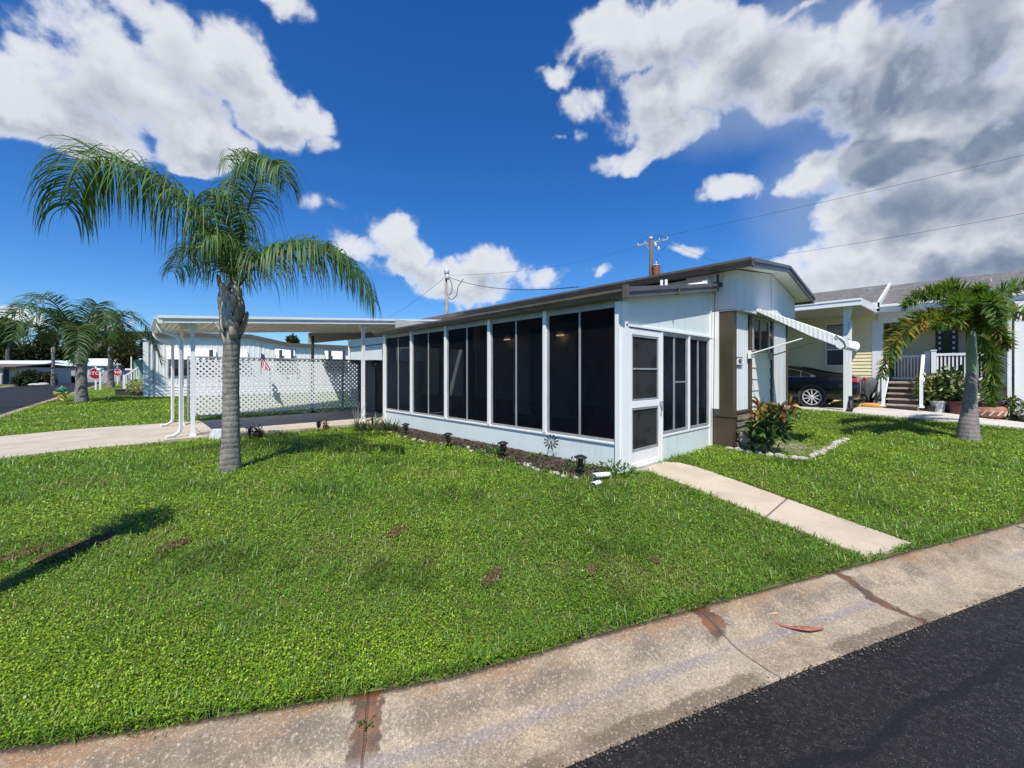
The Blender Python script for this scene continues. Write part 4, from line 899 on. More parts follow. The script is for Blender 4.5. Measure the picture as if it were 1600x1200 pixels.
for px, py, L_, lab in ((583, 674, .55, 'grey-green spiky bromeliad at the foot of the far porch post'), (604, 675, .42, 'darker spiky bromeliad close to the far end of the porch kneewall'), (560, 674, .38, 'low spreading bromeliad left of the spiky clump by the driveway')):
    c = gp(px, py); o = thing('bromeliad', c, lab, 'plant', 'bromeliads at the porch end'); rosette(c, 46, L_, .035, [(.13, .17, .10), (.19, .23, .15), (.08, .11, .06)], o)
    if px != 583: rosette(c+Vector((.12, -.1, 0)), 30, L_*.8, .035, [(.12, .10, .07), (.08, .12, .06)], o)
c = gp(556, 672); o = thing('twiggy_shrub', c, 'bare twiggy shrub in front of the right carport post', 'shrub')
b = MB()
for i in range(16):
    a = random.uniform(0, 6.28); h = random.uniform(.4, .85); s_ = random.uniform(.05, .4); b.tube([c, c+Vector((math.cos(a)*s_*.5, math.sin(a)*s_*.5, h*.6)), c+Vector((math.cos(a)*s_, math.sin(a)*s_, h))], [.005, .004, .002], 4)
b.build('twigs', mat('pale_twig', (.35, .30, .26), rough=.8), o)
# weeds and small plants along the kneewall
for px, py, r, n_, lab in ((855, 722, .10, 26, 'tiny seedling of broad leaves by the porch wall, left of the garden windmill'), (838, 718, .14, 60, 'low green weed clump in the mulch left of the windmill'), (768, 712, .30, 260, 'sprawling green weed patch beside the middle path light'), (905, 737, .3, 200, 'weedy clump around the path light nearest the porch corner'), (962, 741, .30, 300, 'green weeds growing against the porch corner post'), (636, 668, .16, 50, 'small weed at the far end of the mulch bed')):
    c = gp(px, py); o = thing('weed_clump', c, lab, 'weed', 'weeds in the mulch bed'); leaves(n_, ball(c+Vector((0, 0, .04)), r, .45, .1), .055, .03, [(.07, .15, .02), (.10, .2, .03), (.05, .11, .02)], o, 'leaves', up=.9)
c = gp(571, 1143); c.z = -.26; o = thing('weed_clump', c, 'little green weed sprouting from the rusty kerb joint', 'weed'); leaves(40, ball(c+Vector((0, 0, .005)), .035, .35, .1), .022, .012, [(.07, .14, .03), (.12, .2, .05)], o, 'leaves', up=.8)
# mulch strip
def strip_patch(poly_fn, n, m, name, hz=.02):
    pass
MUL = mat('dark_mulch', (.035, .022, .015), (.09, .065, .045), sc_=14, rough=.95, bump=1., bs=35, thr=(.4, .65))
V = []; ny_ = 90; nx_ = 8
for j in range(ny_+1):
    y = .15+(7.5-.15)*j/ny_; wv = .62+.10*math.sin(y*1.7)+.06*math.sin(y*4.3)
    for i in range(nx_+1):
        x = -.005-wv*i/nx_; V.append((x, y, gz(x, y)+(.035+.02*random.random())*(1-(i/nx_)**3)+.004))
k = nx_+1; bed = npmesh('mulch_bed', V, [(j*k+i, (j+1)*k+i, (j+1)*k+i+1, j*k+i+1) for j in range(ny_) for i in range(nx_)], MUL, smooth=True); tag(bed, kind='structure')
def scatter_chips(n, region, L, w, cols, name, zoff=.02, flat=.25):
    P = region(n); n = len(P); z = terrain(P[:, 0], P[:, 1])+zoff*rng.uniform(.6, 1.4, n); a = rng.uniform(0, 2*np.pi, n)
    d = np.stack([np.cos(a), np.sin(a), rng.normal(0, flat, n)], 1)*(L*rng.uniform(.5, 1.3, n))[:, None]; e = np.stack([-np.sin(a), np.cos(a), rng.normal(0, flat, n)], 1)*(w*rng.uniform(.5, 1.3, n))[:, None]
    c = np.stack([P[:, 0], P[:, 1], z], 1); V = np.stack([c-d-e, c+d-e, c+d+e, c-d+e], 1).reshape(-1, 3)
    ca = np.array(cols)[rng.integers(0, len(cols), n)]*rng.uniform(.7, 1.3, (n, 1)); return npmesh(name, V, np.arange(4*n).reshape(-1, 4), LEAF, np.repeat(ca, 4, axis=0))
def reg_bed(n): y = rng.uniform(.2, 7.4, n); x = -rng.uniform(.02, 1, n)**.9*(.66+.10*np.sin(y*1.7)); return np.stack([x, y], 1)
tag(scatter_chips(5200, reg_bed, .022, .008, [(.05, .03, .02), (.03, .02, .013), (.11, .075, .05), (.16, .13, .10)], 'mulch', .05), kind='stuff')
# stones: three shapes copied singly
STONE = mat('whitish_stone', (.50, .47, .41), (.34, .31, .26), sc_=9, rough=.85, bump=.6, bs=40)
def stone_mesh():
    me = bpy.data.meshes.new('edging_stone'); import bmesh; bm = bmesh.new(); bmesh.ops.create_icosphere(bm, subdivisions=2, radius=.5)
    sx, sy, sz = random.uniform(.8, 1.2), random.uniform(.6, .9), random.uniform(.4, .6); ph = random.random()*9
    for v in bm.verts: v.co *= 1+.13*math.sin(v.co.x*7+ph)+.1*math.cos(v.co.y*9+ph); v.co = Vector((v.co.x*sx, v.co.y*sy, v.co.z*sz))
    bm.to_mesh(me); bm.free(); me.materials.append(STONE); me.polygons.foreach_set('use_smooth', [True]*len(me.polygons)); return me
SM = [stone_mesh() for _ in range(4)]
def stone(x, y, s_, label, group):
    o = bpy.data.objects.new('edging_stone', random.choice(SM)); COL.objects.link(o); o.location = (x, y, gz(x, y)+s_*.12); o.rotation_euler = (random.uniform(-.3, .3), random.uniform(-.3, .3), random.uniform(0, 6.28)); o.scale = (s_,)*3
    tag(o, label, 'stone', group)
for i in range(46):
    y = .25+i*.152+random.uniform(-.05, .05); x = -.62-.10*math.sin(y*1.7)+random.uniform(-.1, .08); stone(x, y, random.uniform(.06, .15), 'small whitish stone edging the mulch bed along the porch', 'stones edging the mulch bed')
SB = [gp(1142, 703), gp(1168, 708), gp(1200, 713), gp(1240, 718), gp(1262, 718)]; SB2 = [gp(1268, 716), gp(1290, 705), gp(1306, 697), gp(1324, 687)]
for P_, st, lab in ((SB, .17, 'rounded grey-white stone in the front edge of the croton bed'), (SB2, .22, 'pale stone in the right-hand edge of the croton bed')):
    A_ = np.array([(p.x, p.y) for p in P_]); C_ = catmull(A_, .05); s_ = np.concatenate([[0], np.cumsum(np.linalg.norm(np.diff(C_, axis=0), axis=1))]); q = np.arange(0, s_[-1], st)
    for t in q: stone(np.interp(t, s_, C_[:, 0])+random.uniform(-.02, .02), np.interp(t, s_, C_[:, 1]), random.uniform(.15, .2), lab, lab.split(' in ')[1].replace('the ', 'stones of the ', 1))
# sandy patch in the croton bed
c = gp(1225, 700); V = [(c.x, c.y, gz(c.x, c.y)+.02)]; nn = 24
for i in range(nn): a = i*6.283/nn; r = 1.0+.3*math.sin(a*3+1); x = c.x+math.cos(a)*r*.85; y = c.y+math.sin(a)*r*.5; V.append((x, y, gz(x, y)+.008))
b = MB(); b.add(V, [(0, 1+i, 1+(i+1) % nn) for i in range(nn)]); tag(b.build('sand_patch', mat('sandy_soil', (.30, .26, .20), (.10, .11, .05), sc_=4, rough=.95, bump=.6, bs=50), None), kind='structure')
# ================================================================== SMALL THINGS ON THE LAWN
def path_light(px, py, label, first=None):
    c = gp(px, py); c.z += .0
    if first is not None: return dup(first, loc=c, rz=random.uniform(0, 3), label=label)
    o = thing('path_light', c, label, 'garden light', 'black solar path lights')
    b = MB(); b.lathe([(.001, .30), (.03, .298), (.085, .275), (.092, .262), (.085, .258), (.03, .262)], c, 14); b.build('cap', BLACKP, o, smooth=True)
    b = MB()
    for i in range(6): a = i*1.047; b.tube([c+Vector((.045*math.cos(a), .045*math.sin(a), .26)), c+Vector((.058*math.cos(a), .058*math.sin(a), .2)), c+Vector((.03*math.cos(a), .03*math.sin(a), .12))], .006, 5)
    b.lathe([(.03, .13), (.035, .115), (.02, .10), (.011, .09), (.01, -.05)], c, 8); b.build('cage', BLACKP, o, smooth=True)
    b = MB(); b.lathe([(.03, .255), (.036, .2), (.018, .13)], c, 10); b.build('lens', GLASS, o, smooth=True)
    return o
pl1_ = path_light(907, 745, 'black solar path light in the weeds nearest the porch corner')
for px, py, lab in ((786, 718, 'black solar path light in the middle of the mulch bed, left of the windmill'), (700, 701, 'black solar path light in the mulch below the second porch bay from the end'), (634, 682, 'black solar path light at the far end of the mulch bed'), (498, 675, 'black solar path light beside the slender red croton at the driveway'), (390, 688, 'black solar path light beside the dark red croton, just right of the palm trunk')):
    path_light(px, py, lab, pl1_)
# garden windmill
c = gp(861, 722); wmi = thing('garden_windmill', c, 'small grey metal garden windmill standing against the porch kneewall', 'garden ornament')
hub = c+Vector((-.0, 0, .32)); r_ = Vector((RX, RY, 0)); u_ = Vector((0, 0, 1)); f_ = Vector((-FX, -FY, 0))
b = MB()
for i in range(12):
    a = i*math.pi/6+.1; v = r_*math.cos(a)+u_*math.sin(a); s_ = r_*-math.sin(a)+u_*math.cos(a); p0 = hub+v*.045; p1 = hub+v*.118
    b.add([p0-s_*.010, p0+s_*.010+f_*.006, p1+s_*.020+f_*.012, p1-s_*.010], [(0, 1, 2, 3)]); b.tube([hub, p0], .0025, 4)
b.lathe([(.001, -.01), (.012, -.008), (.012, .008), (.001, .01)], hub, 8)
o = b.build('wheel', mat('galvanised_grey', (.07, .075, .08), (.045, .05, .055), rough=.5, metal=.3), wmi); o.modifiers.new('s', 'SOLIDIFY').thickness = .002
b = MB(); base = c+r_*-.02
for sx in (-1, 1):
    b.tube([base+r_*sx*.085+Vector((0, 0, -.02)), hub-f_*.02+r_*sx*.008-u_*.01], .005, 5)
for t in (.15, .38, .6): 
    w0 = .085*(1-t); z = .345*t; b.tube([base+r_*w0+u_*z, base-r_*w0*.8+u_*(z+.06)], .003, 4); b.tube([base-r_*w0+u_*z, base+r_*w0*.8+u_*(z+.06)], .003, 4)
b.build('tower', MATS['galvanised_grey'], wmi)
# cut pieces of white downspout on the grass
def offcut(px, py, L, yaw, s_, lab, lift):
    c = gp(px, py); o = thing('downspout_offcut', c, lab, 'pipe', 'downspout pieces on the grass')
    M = Matrix.Translation(c+Vector((0, 0, lift))) @ Matrix.Rotation(yaw, 4, 'Z') @ Matrix.Rotation(.06, 4, 'Y')
    n = 16; vs = []
    for t in np.linspace(0, 1, 5):
        for j in range(n): a = 2*math.pi*j/n; x = (t-.5)*L*(1+.16*math.sin(a)*(1 if t < .1 else 0)); vs.append(M @ Vector((x, s_*math.cos(a)*1.1, s_*math.sin(a)*.8)))
    b = MB(); b.add(vs, [(i*n+j, i*n+(j+1) % n, (i+1)*n+(j+1) % n, (i+1)*n+j) for i in range(4) for j in range(n)]); q = b.build('tube', TRIM, o, smooth=True); q.modifiers.new('s', 'SOLIDIFY').thickness = .006
yr = math.atan2(RY, RX)
offcut(940, 751, .26, yr+.55, .042, 'white cut downspout pipe with open dark end on the grass at the porch corner', .075)
offcut(932, 760, .17, yr+.9, .036, 'shorter white pipe piece lying in front of the longer one', .04)
# white address marker by the driveway
c = gp(341, 687); o = thing('marker_block', c, 'white painted block marker standing at the driveway edge behind the palm trunk', 'marker block')
M = Matrix.Translation(c) @ Matrix.Rotation(yr, 4, 'Z'); b = MB(); b.prism([(-.17, -.05, -.03), (.17, -.05, -.03), (.15, -.05, .20), (.13, -.05, .225), (-.12, -.05, .225), (-.145, -.05, .20)], (0, .12, 0), M); b.build('block', mat('chalky_white', (.72, .74, .74), (.58, .6, .62), sc_=9, rough=.8, bump=.3, bs=60), o, bevel=.012)
# concrete planter trough next to the croton
c = gp(1160, 697); o = thing('planter_trough', c, 'weathered white concrete trough lying against the brown skirting beside the croton', 'planter')
b = MB(); x0, y0 = c.x, c.y; x0, y0 = 3.42, -.62; zt = gz(x0, y0)
b.prism([(x0, y0, zt-.03), (x0+.5, y0-.02, zt-.03), (x0+.5, y0-.03, zt+.26), (x0-.02, y0, zt+.30)], (.0, .07, 0)).prism([(x0, y0+.0, zt), (x0+.08, y0, zt), (x0+.06, y0, zt+.30), (x0-.02, y0, zt+.30)], (0, .24, 0)); b.build('trough_wall', mat('old_concrete', (.50, .49, .45), (.33, .32, .29), sc_=5, rough=.9, bump=.4), o, bevel=.008)
# fallen palm spathe in the gutter
d = F0*1.74/(986-YH); c = at(1248, 986, d); zk = -.22-.098
o = thing('fallen_spathe', (c.x, c.y, zk), 'curled reddish fallen palm leaf sheath lying in the concrete gutter', 'leaf')
M = Matrix.Translation((c.x, c.y, zk)) @ Matrix.Rotation(yr, 4, 'Z'); pts = [(-.10, .085), (-.15, .075), (-.165, .055), (-.13, .02), (-.07, -.005), (0, -.02), (.06, -.022), (.11, -.018), (.16, -.015)]; wv = [.003, .005, .007, .008, .007, .02, .022, .012, .002]
vs = []
for (x, y), w_ in zip(pts, wv):
    for k, hz in ((-1, .012), (0, .004), (1, .018)): vs.append(M @ Vector((x, y+k*w_, hz*.6+.005+.38*max(0, y)+.006*(1-abs(x)/.2))))
b = MB(); b.add(vs, [(3*i+k, 3*i+k+1, 3*i+k+4, 3*i+k+3) for i in range(len(pts)-1) for k in (0, 1)]); q = b.build('blade', mat('dry_red_sheath', (.30, .09, .05), (.42, .17, .10), sc_=20, rough=.5), o, smooth=True); q.modifiers.new('s', 'SOLIDIFY').thickness = .003
M2 = M @ Matrix.Translation((-.11, .095, .05)); b = MB(); b.prism([M2 @ Vector(v) for v in ((-.05, .01, 0), (.03, .014, 0), (.04, -.004, 0), (-.05, -.01, 0))], (0, 0, .004)); b.build('dry_tip', mat('dry_tan_leaf', (.55, .38, .24), rough=.8), o)
# ================================================================== UTILITY POLES AND WIRES
WOOD = mat('weathered_pole_wood', (.13, .11, .09), (.07, .06, .05), sc_=3, rough=.9, stretch=(1, 1, .2))
POR = mat('pale_insulator', (.55, .57, .6), rough=.3); RUST = mat('rusty_transformer', (.30, .075, .03), (.22, .06, .03), sc_=3, rough=.6)
p2d = 30; pt = at(1017, 372, p2d); pole2 = thing('utility_pole', (pt.x, pt.y, 0), 'wooden utility pole with crossarm and rusty red transformer behind the home', 'utility pole')
b = MB(); b.tube([(pt.x, pt.y, -.3), (pt.x, pt.y, pt.z-.05)], [.19, .13], 12); b.build('pole_shaft', WOOD, pole2, smooth=True)
b = MB(); a0, a1 = at(996, 384, p2d+.6), at(1044, 374, p2d-.6); b.bar(a0, a1, .09, .11); b.bar(at(1008, 380, p2d+.2), at(1016, 392, p2d), .04, .04); b.build('crossarm', mat('pale_arm_wood', (.42, .42, .42), (.3, .3, .3), rough=.8), pole2)
b = MB()
for t in (.02, .25, .72, .98): q = a0.lerp(a1, t); b.lathe([(.02, 0), (.05, .06), (.03, .08), (.05, .11), (.02, .15)], q+Vector((0, 0, .05)), 8)
b.lathe([(.03, 0), (.1, .1), (.1, .3), (.02, .4)], at(1024, 383, p2d-.2)-Vector((0, 0, .2)), 8); b.lathe([(.03, 0), (.08, .1), (.08, .3), (.02, .4)], at(1029, 389, p2d-.3)-Vector((0, 0, .2)), 8)
b.lathe([(.14, 0), (.15, .12), (.1, .2), (.02, .22)], Vector((pt.x, pt.y, pt.z-.12)), 10); b.build('insulator', POR, pole2, smooth=True)
tr = at(1025.5, 429, p2d-.3); b = MB(); h = 1.25; b.lathe([(.20, -h/2), (.25, -h/2+.06), (.26, 0), (.26, h/2-.1), (.245, h/2)], tr, 16); tfo = b.build('transformer', RUST, pole2, smooth=True)
b = MB(); b.lathe([(.28, 0), (.29, .03), (.2, .08), (.02, .1)], tr+Vector((0, 0, h/2)), 16); b.lathe([(.03, .1), (.05, .2), (.03, .32)], tr+Vector((0, 0, h/2)), 8); b.build('transformer_lid', POR, tfo, smooth=True)
b = MB(); b.bar((pt.x, pt.y, tr.z+.3), (tr.x, tr.y, tr.z+.3), .06, .1); b.bar((pt.x, pt.y, tr.z-.3), (tr.x, tr.y, tr.z-.3), .06, .1)
def sag(a, c, s_, n=24):
    a, c = Vector(a), Vector(c); return [a.lerp(c, i/n)-Vector((0, 0, 4*s_*(i/n)*(1-i/n))) for i in range(n+1)]
b.tube(sag(a0, (pt.x, pt.y, pt.z), -.25), .012, 4).tube(sag((pt.x, pt.y, pt.z), a1, -.25), .012, 4).tube(sag(at(1043, 380, p2d-.6), at(1024, 388, p2d), .3), .012, 4).tube(sag(at(1029, 395, p2d-.2), tr+Vector((0, 0, .9)), .0), .012, 4).tube([tr+Vector((.2, -.2, .6)), at(1037, 425, p2d-.4)+Vector((0, 0, -.2)), at(1040, 440, p2d-.4)], .012, 4); b.build('hardware', BLACKM, pole2)
p1d = 24; p1 = at(697, 425, p1d); pole1 = thing('utility_pole', (p1.x, p1.y, 0), 'thin metal service pole with weatherhead rising behind the porch roof', 'utility pole')
b = MB(); b.tube([(p1.x, p1.y, -.2), (p1.x, p1.y, p1.z)], .075, 10).tube([at(699, 462, p1d), at(699, 520, p1d)], .06, 8); b.build('pole_shaft', mat('grey_pole', (.30, .27, .25), (.2, .18, .17), rough=.6), pole1, smooth=True)
b = MB(); b.lathe([(.09, 0), (.15, .05), (.15, .25), (.1, .35), (.02, .4)], (p1.x+.05, p1.y, p1.z-.15), 10).lathe([(.1, 0), (.13, .1), (.12, .25), (.03, .3)], at(699, 434, p1d-.1)-Vector((0, 0, .1)), 10); b.build('weatherhead', POR, pole1, smooth=True)
b = MB()
for q in (([(698, 432), (705, 440), (706, 455), (702, 461), (698, 460)]), ([(724, 436), (716, 448), (713, 462), (705, 468), (699, 463)])):
    b.tube([tuple(v) for v in spline3([at(x, y, p1d) for x, y in q], 20)[0]], .022, 5)
b.build('service_loop', BLACKM, pole1)
def wire(name, a, c, s_, r, label): 
    b = MB(); b.tube(sag(a, c, s_, 40), r, 4, cap=True); o = b.build(name, BLACKM, None, origin=tuple(a)); tag(o, label, 'cable'); return o
wire('power_line', at(701, 433, p1d), at(905, 448, 14), .35, .018, 'thick black service cable sagging from the thin pole to the home roof')
wire('power_line', at(1017, 373, p2d), at(1740, 208, 17), .15, .009, 'upper power line running from the transformer pole to the top right')
wire('power_line', at(1180, 404, 28), at(1740, 306, 17), .15, .009, 'lower power line crossing the clouds on the right')
wire('power_line', at(1044, 378, p2d), at(1150, 418, 20), .1, .008, 'short service line dropping from the transformer pole to the gable')
wire('power_line', at(997, 384, p2d), at(702, 430, p1d+.5), .5, .009, 'faint line strung between the two poles')
wire('power_line', at(694, 434, p1d), at(600, 500, 40), .2, .010, 'faint line running down left from the thin pole')
# ================================================================== LEFT NEIGHBOUR HOME (white, behind the lattice)
h2 = thing('mobile_home', (2, 31, 0), 'white ribbed mobile home with brown roof edge and window awnings behind the lattice', 'mobile home')
NY = 28.6; WX0 = -4.55
b = MB(); b.box(WX0+.02, NY+.02, .0, 13.5, NY+6, 3.4); b.build('wall', INWALL, h2)
RIB2 = [(0, 0), (.22, 0), (.235, .02), (.27, .02), (.285, 0)]
H2W = mat('bright_white_siding', (.84, .85, .82), rough=.5, extra=streaks(.15))
b = MB(); b.panel((WX0, NY, 0), (1, 0, 0), 18, .75, 3.5, (0, -1, 0), RIB2); b.panel((WX0, NY, 0), (0, 1, 0), 6, .75, 3.5, (-1, 0, 0), RIB2); b.build('siding', H2W, h2)
b = MB(); b.lap((WX0, NY, 0), (1, 0, 0), 18, .0, .75, (0, -1, 0), .19, .03).lap((WX0, NY, 0), (0, 1, 0), 6, .0, .75, (-1, 0, 0), .19, .03); b.build('skirting', H2W, h2)
b = MB(); b.box(WX0-.12, NY-.10, .05, WX0+.12, NY+.02, 3.45).box(WX0-.16, NY-.15, 3.3, WX0+.0, NY-.05, 3.5); b.build('corner_post', TRIM, h2, bevel=.01); b = MB(); b.box(WX0+.30, NY-.07, .05, WX0+.37, NY+.0, 3.4); b.build('downspout', ALU, h2)
rp = [(-5.6, 3.62), (-4.4, 3.72), (.6, 3.86), (2.9, 3.42), (13.6, 3.40)]
b = MB(); 
for (xa, za), (xb, zb_) in zip(rp[:-1], rp[1:]): b.prism([(xa, NY-.24, za-.12), (xb, NY-.24, zb_-.12), (xb, NY-.24, zb_+.10), (xa, NY-.24, za+.10)], (0, .04, 0)); b.prism([(xa, NY-.20, za), (xb, NY-.20, zb_), (xb, NY-.20, zb_+.08), (xa, NY-.20, za+.08)], (0, 7.2, 0))
b.box(-5.62, NY-.24, 3.5, -5.56, NY+6.5, 3.72); b.build('roof', BROWN2, h2)
b = MB(); b.prism([(WX0, NY+.01, 3.4), (13, NY+.01, 3.38), (2.9, NY+.01, 3.40), (.6, NY+.01, 3.84), (WX0, NY+.01, 3.7)], (0, .05, 0)); b.build('gable', H2W, h2)
SHUT = mat('dark_shutter', (.07, .07, .065), rough=.6)
def awn_window(pxa, pxb, pyt, pyb, shutl, shutr, first=None):
    def on(px, py): a = (px-800)/F0; d = (NY-CAM.y)/(a*RY+FY); return at(px, py, d)
    A_, B_ = on(pxa, pyt), on(pxb, pyb); z0, z1 = B_.z-.9, A_.z; x0, x1 = A_.x, B_.x
    b = MB(); b.box(x0, NY-.06, z0, x1, NY-.03, z1); f = b.build('window', ALU, h2)
    b = MB(); b.box(x0+.06, NY-.075, z0+.06, x1-.06, NY-.062, z1-.05); b.build('pane', GLASS, f)
    zm = (z0+z1)/2
    b = MB(); b.box(x0+.04, NY-.085, zm-.02, x1-.04, NY-.076, zm+.02).box(x0+.04, NY-.085, zm-.3, x1-.04, NY-.076, zm-.27); b.build('slat', ALU, f)
    b = MB(); b.prism([(x0-.05, NY-.08, z1+.08), (x0-.05, NY-.5, z1-.62), (x0-.05, NY-.46, z1-.66), (x0-.05, NY-.08, z1+.0)], (x1-x0+.1, 0, 0)); b.build('window_awning', CLEAN, f)
    for sx, ww in ((x0-.02, .0), (x1+.0, .0)):
        pass
    for q in (shutl, shutr):
        if q: b = MB(); a_ = on(q[0], pyt+2); c_ = on(q[1], pyt+2); b.box(a_.x, NY-.6, z1-.7, c_.x, NY-.53, z1+.0); b.build('shutter', SHUT, h2)
awn_window(262, 335, 545, 566, None, (325, 331), None)
awn_window(430, 458, 547, 560, (433, 437.5), (451, 455))
awn_window(507, 535, 548, 562, (509, 513.5), (531, 535))
awn_window(366, 384, 547, 560, None, None)
# entry stair with railing at its left end
st = thing('entry_stairs', (-5.9, 30, 0), 'white railed entry stairs at the left end of the white mobile home', 'stairs')
def railing(b, a, c, h, n, r=.035):
    a, c = Vector(a), Vector(c); b.bar(a+Vector((0, 0, h)), c+Vector((0, 0, h)), .07, .07); b.bar(a+Vector((0, 0, .12)), c+Vector((0, 0, .12)), .06, .06)
    for i in range(n+1): q = a.lerp(c, i/n); b.bar(q+Vector((0, 0, .12)), q+Vector((0, 0, h)), .045, .045, up=(0, 1, 0))
q0, q1 = at(194, 611, 26.5), at(217, 596, 26.8)
b = MB(); railing(b, (q0.x, q0.y, q0.z+.1), (q1.x, q1.y, q1.z+.1), .85, 6); b.bar((q0.x, q0.y, 0), (q0.x, q0.y, q0.z+1.05), .13, .13, up=(0, 1, 0)); b.build('railing', CLEAN, st)
b = MB()
for i in range(4): b.box(q0.x+.2+i*.25, q0.y+.1, 0, q0.x+.5+i*.25, q0.y+1.2, .2*(i+1))
b.build('steps', CONC, st)
b = MB(); b.box(q1.x-.25, q1.y+.6, .9, q1.x+.25, q1.y+1.5, 2.3); b.build('porch_screen', mat('sage_green_panel', (.20, .38, .29), (.15, .3, .23), rough=.6), st)
b = MB(); g0 = at(205, 570, 27); b.bar((g0.x, g0.y, .9), (g0.x, g0.y, 2.5), .07, .07, up=(0, 1, 0)); b.bar(at(196, 577, 27), at(207, 577, 27), .06, .1); b.build('porch_post', CLEAN, st)
c = gp(201, 618); o = thing('planter_box', c, 'black low retaining planter box in front of the white entry stairs', 'planter'); M = Matrix.Translation(c) @ Matrix.Rotation(yr, 4, 'Z')
b = MB(); b.box(-.75, -.1, -.05, .65, 1.0, .34, M); b.box(-.78, -.13, .34, .68, 1.03, .40, M); b.build('box_wall', mat('black_block', (.022, .022, .024), (.04, .04, .042), sc_=8, rough=.8, bump=.5), o, bevel=.02)
c = at(213, 604, 25.5); o = thing('yellow_shrub', (c.x, c.y, 0), 'small yellow-green variegated shrub beside the white entry stairs', 'shrub'); leaves(260, ball(c, .5, 1., .2), .18, .07, [(.35, .36, .12), (.5, .48, .28), (.12, .18, .04)], o)
# ================================================================== FIRE HYDRANT, STOP SIGNS, POSTS
c = gp(97, 628); c.z += .07; hy = thing('fire_hydrant', c, 'yellow fire hydrant with green bonnet at the left kerb beside the palm', 'fire hydrant')
YP = mat('hydrant_yellow', (.80, .60, .12), (.68, .50, .10), sc_=5, rough=.5); GP_ = mat('hydrant_green', (.06, .30, .17), rough=.5)
b = MB(); b.lathe([(.17, -.05), (.17, .05), (.13, .06), (.125, .36), (.17, .37), (.17, .42), (.14, .43)], c, 16)
M = Matrix.Rotation(math.pi/2, 4, 'Y'); M3 = Matrix.Rotation(yr, 4, 'Z') @ M; b.lathe([(.07, -.26), (.07, -.2), (.055, -.19), (.055, .19), (.07, .2), (.07, .26)], c+Vector((0, 0, .36)), 12, M3)
M4 = Matrix.Rotation(yr+math.pi/2, 4, 'Z') @ M; b.lathe([(.09, 0), (.09, .2), (.1, .21), (.1, .25)], c+Vector((0, 0, .34)), 12, M4.inverted() @ Matrix.Rotation(0, 4, 'Z')); b.build('barrel', YP, hy, smooth=False, bevel=.005)
b = MB(); b.lathe([(.15, .43), (.19, .44), (.18, .50), (.14, .58), (.07, .63), (.03, .64), (.03, .70), (.001, .70)], c, 16); b.build('bonnet', GP_, hy, smooth=True); hy.scale = (1.25, 1.25, 1.08)
def stop_sign(px, pyc, pyb, d, size, lab, ang, postc, text=True):
    p = at(px, pyb, d); zg = p.z; zc_ = at(px, pyc, d).z; o = thing('stop_sign', (p.x, p.y, zg), lab, 'stop sign', 'stop signs by the far street')
    tc = Vector((p.x, p.y, zc_)); Mr = Matrix.Translation(tc) @ Matrix.Rotation(ang, 4, 'Z') @ Matrix.Rotation(math.pi/2, 4, 'X')
    b = MB(); b.bar((p.x, p.y, zg-.3), (p.x, p.y, zc_+size*.78), .11, .11, up=(0, 1, 0)); b.lathe([(.09, 0), (.001, .1)], (p.x, p.y, zc_+size*.78), 4); b.build('post', CLEAN, o)
    for r, z0, m_, nm in ((size*.56, .07, CLEAN, 'sign_border'), (size*.50, .082, mat('sign_red', (.50, .008, .03), rough=.4), 'sign_face')):
        b = MB(); poly = [Mr @ Vector((r*math.cos(math.pi/8+k*math.pi/4), r*math.sin(math.pi/8+k*math.pi/4), z0)) for k in range(8)]; b.prism(poly, Mr.to_3x3() @ Vector((0, 0, .008))); b.build(nm, m_ if text or nm != 'sign_border' else m_, o)
    if text: text_obj('STOP', size*.42, Mr @ Matrix.Translation((0, 0, .094)), CLEAN, o, bold=.008)
    return o
def face(p): return math.atan2(CAM.y-p.y, CAM.x-p.x)+math.pi/2
P_ = at(149, 606, 36); stop_sign(149.5, 583.5, 605, 36, .92, 'larger red stop sign on a white post by the left street corner', face(P_)+.1, None)
P_ = at(183, 600, 50); stop_sign(183.5, 582, 600, 50, .80, 'smaller darker red stop sign further back on a white post', face(P_)-.35, None)
for (px, pt_, pb_, d, lab) in ((156.5, 577, 605, 35, 'white mailbox post in front of the larger stop sign'), (177, 583, 596, 54, 'short white post left of the smaller stop sign')):
    p = at(px, pb_, d); o = thing('mailbox_post', (p.x, p.y, p.z), lab, 'post', 'white posts by the street corner'); b = MB(); zt_ = at(px, pt_, d).z; b.bar((p.x, p.y, p.z-.3), (p.x, p.y, zt_), .12, .12, up=(0, 1, 0)); b.build('post', CLEAN, o)
    b = MB(); q = Vector((p.x, p.y, zt_)); b.bar(q-r_*.22, q+r_*.12, .22, .2); b.build('mailbox', CLEAN, o, bevel=.03)
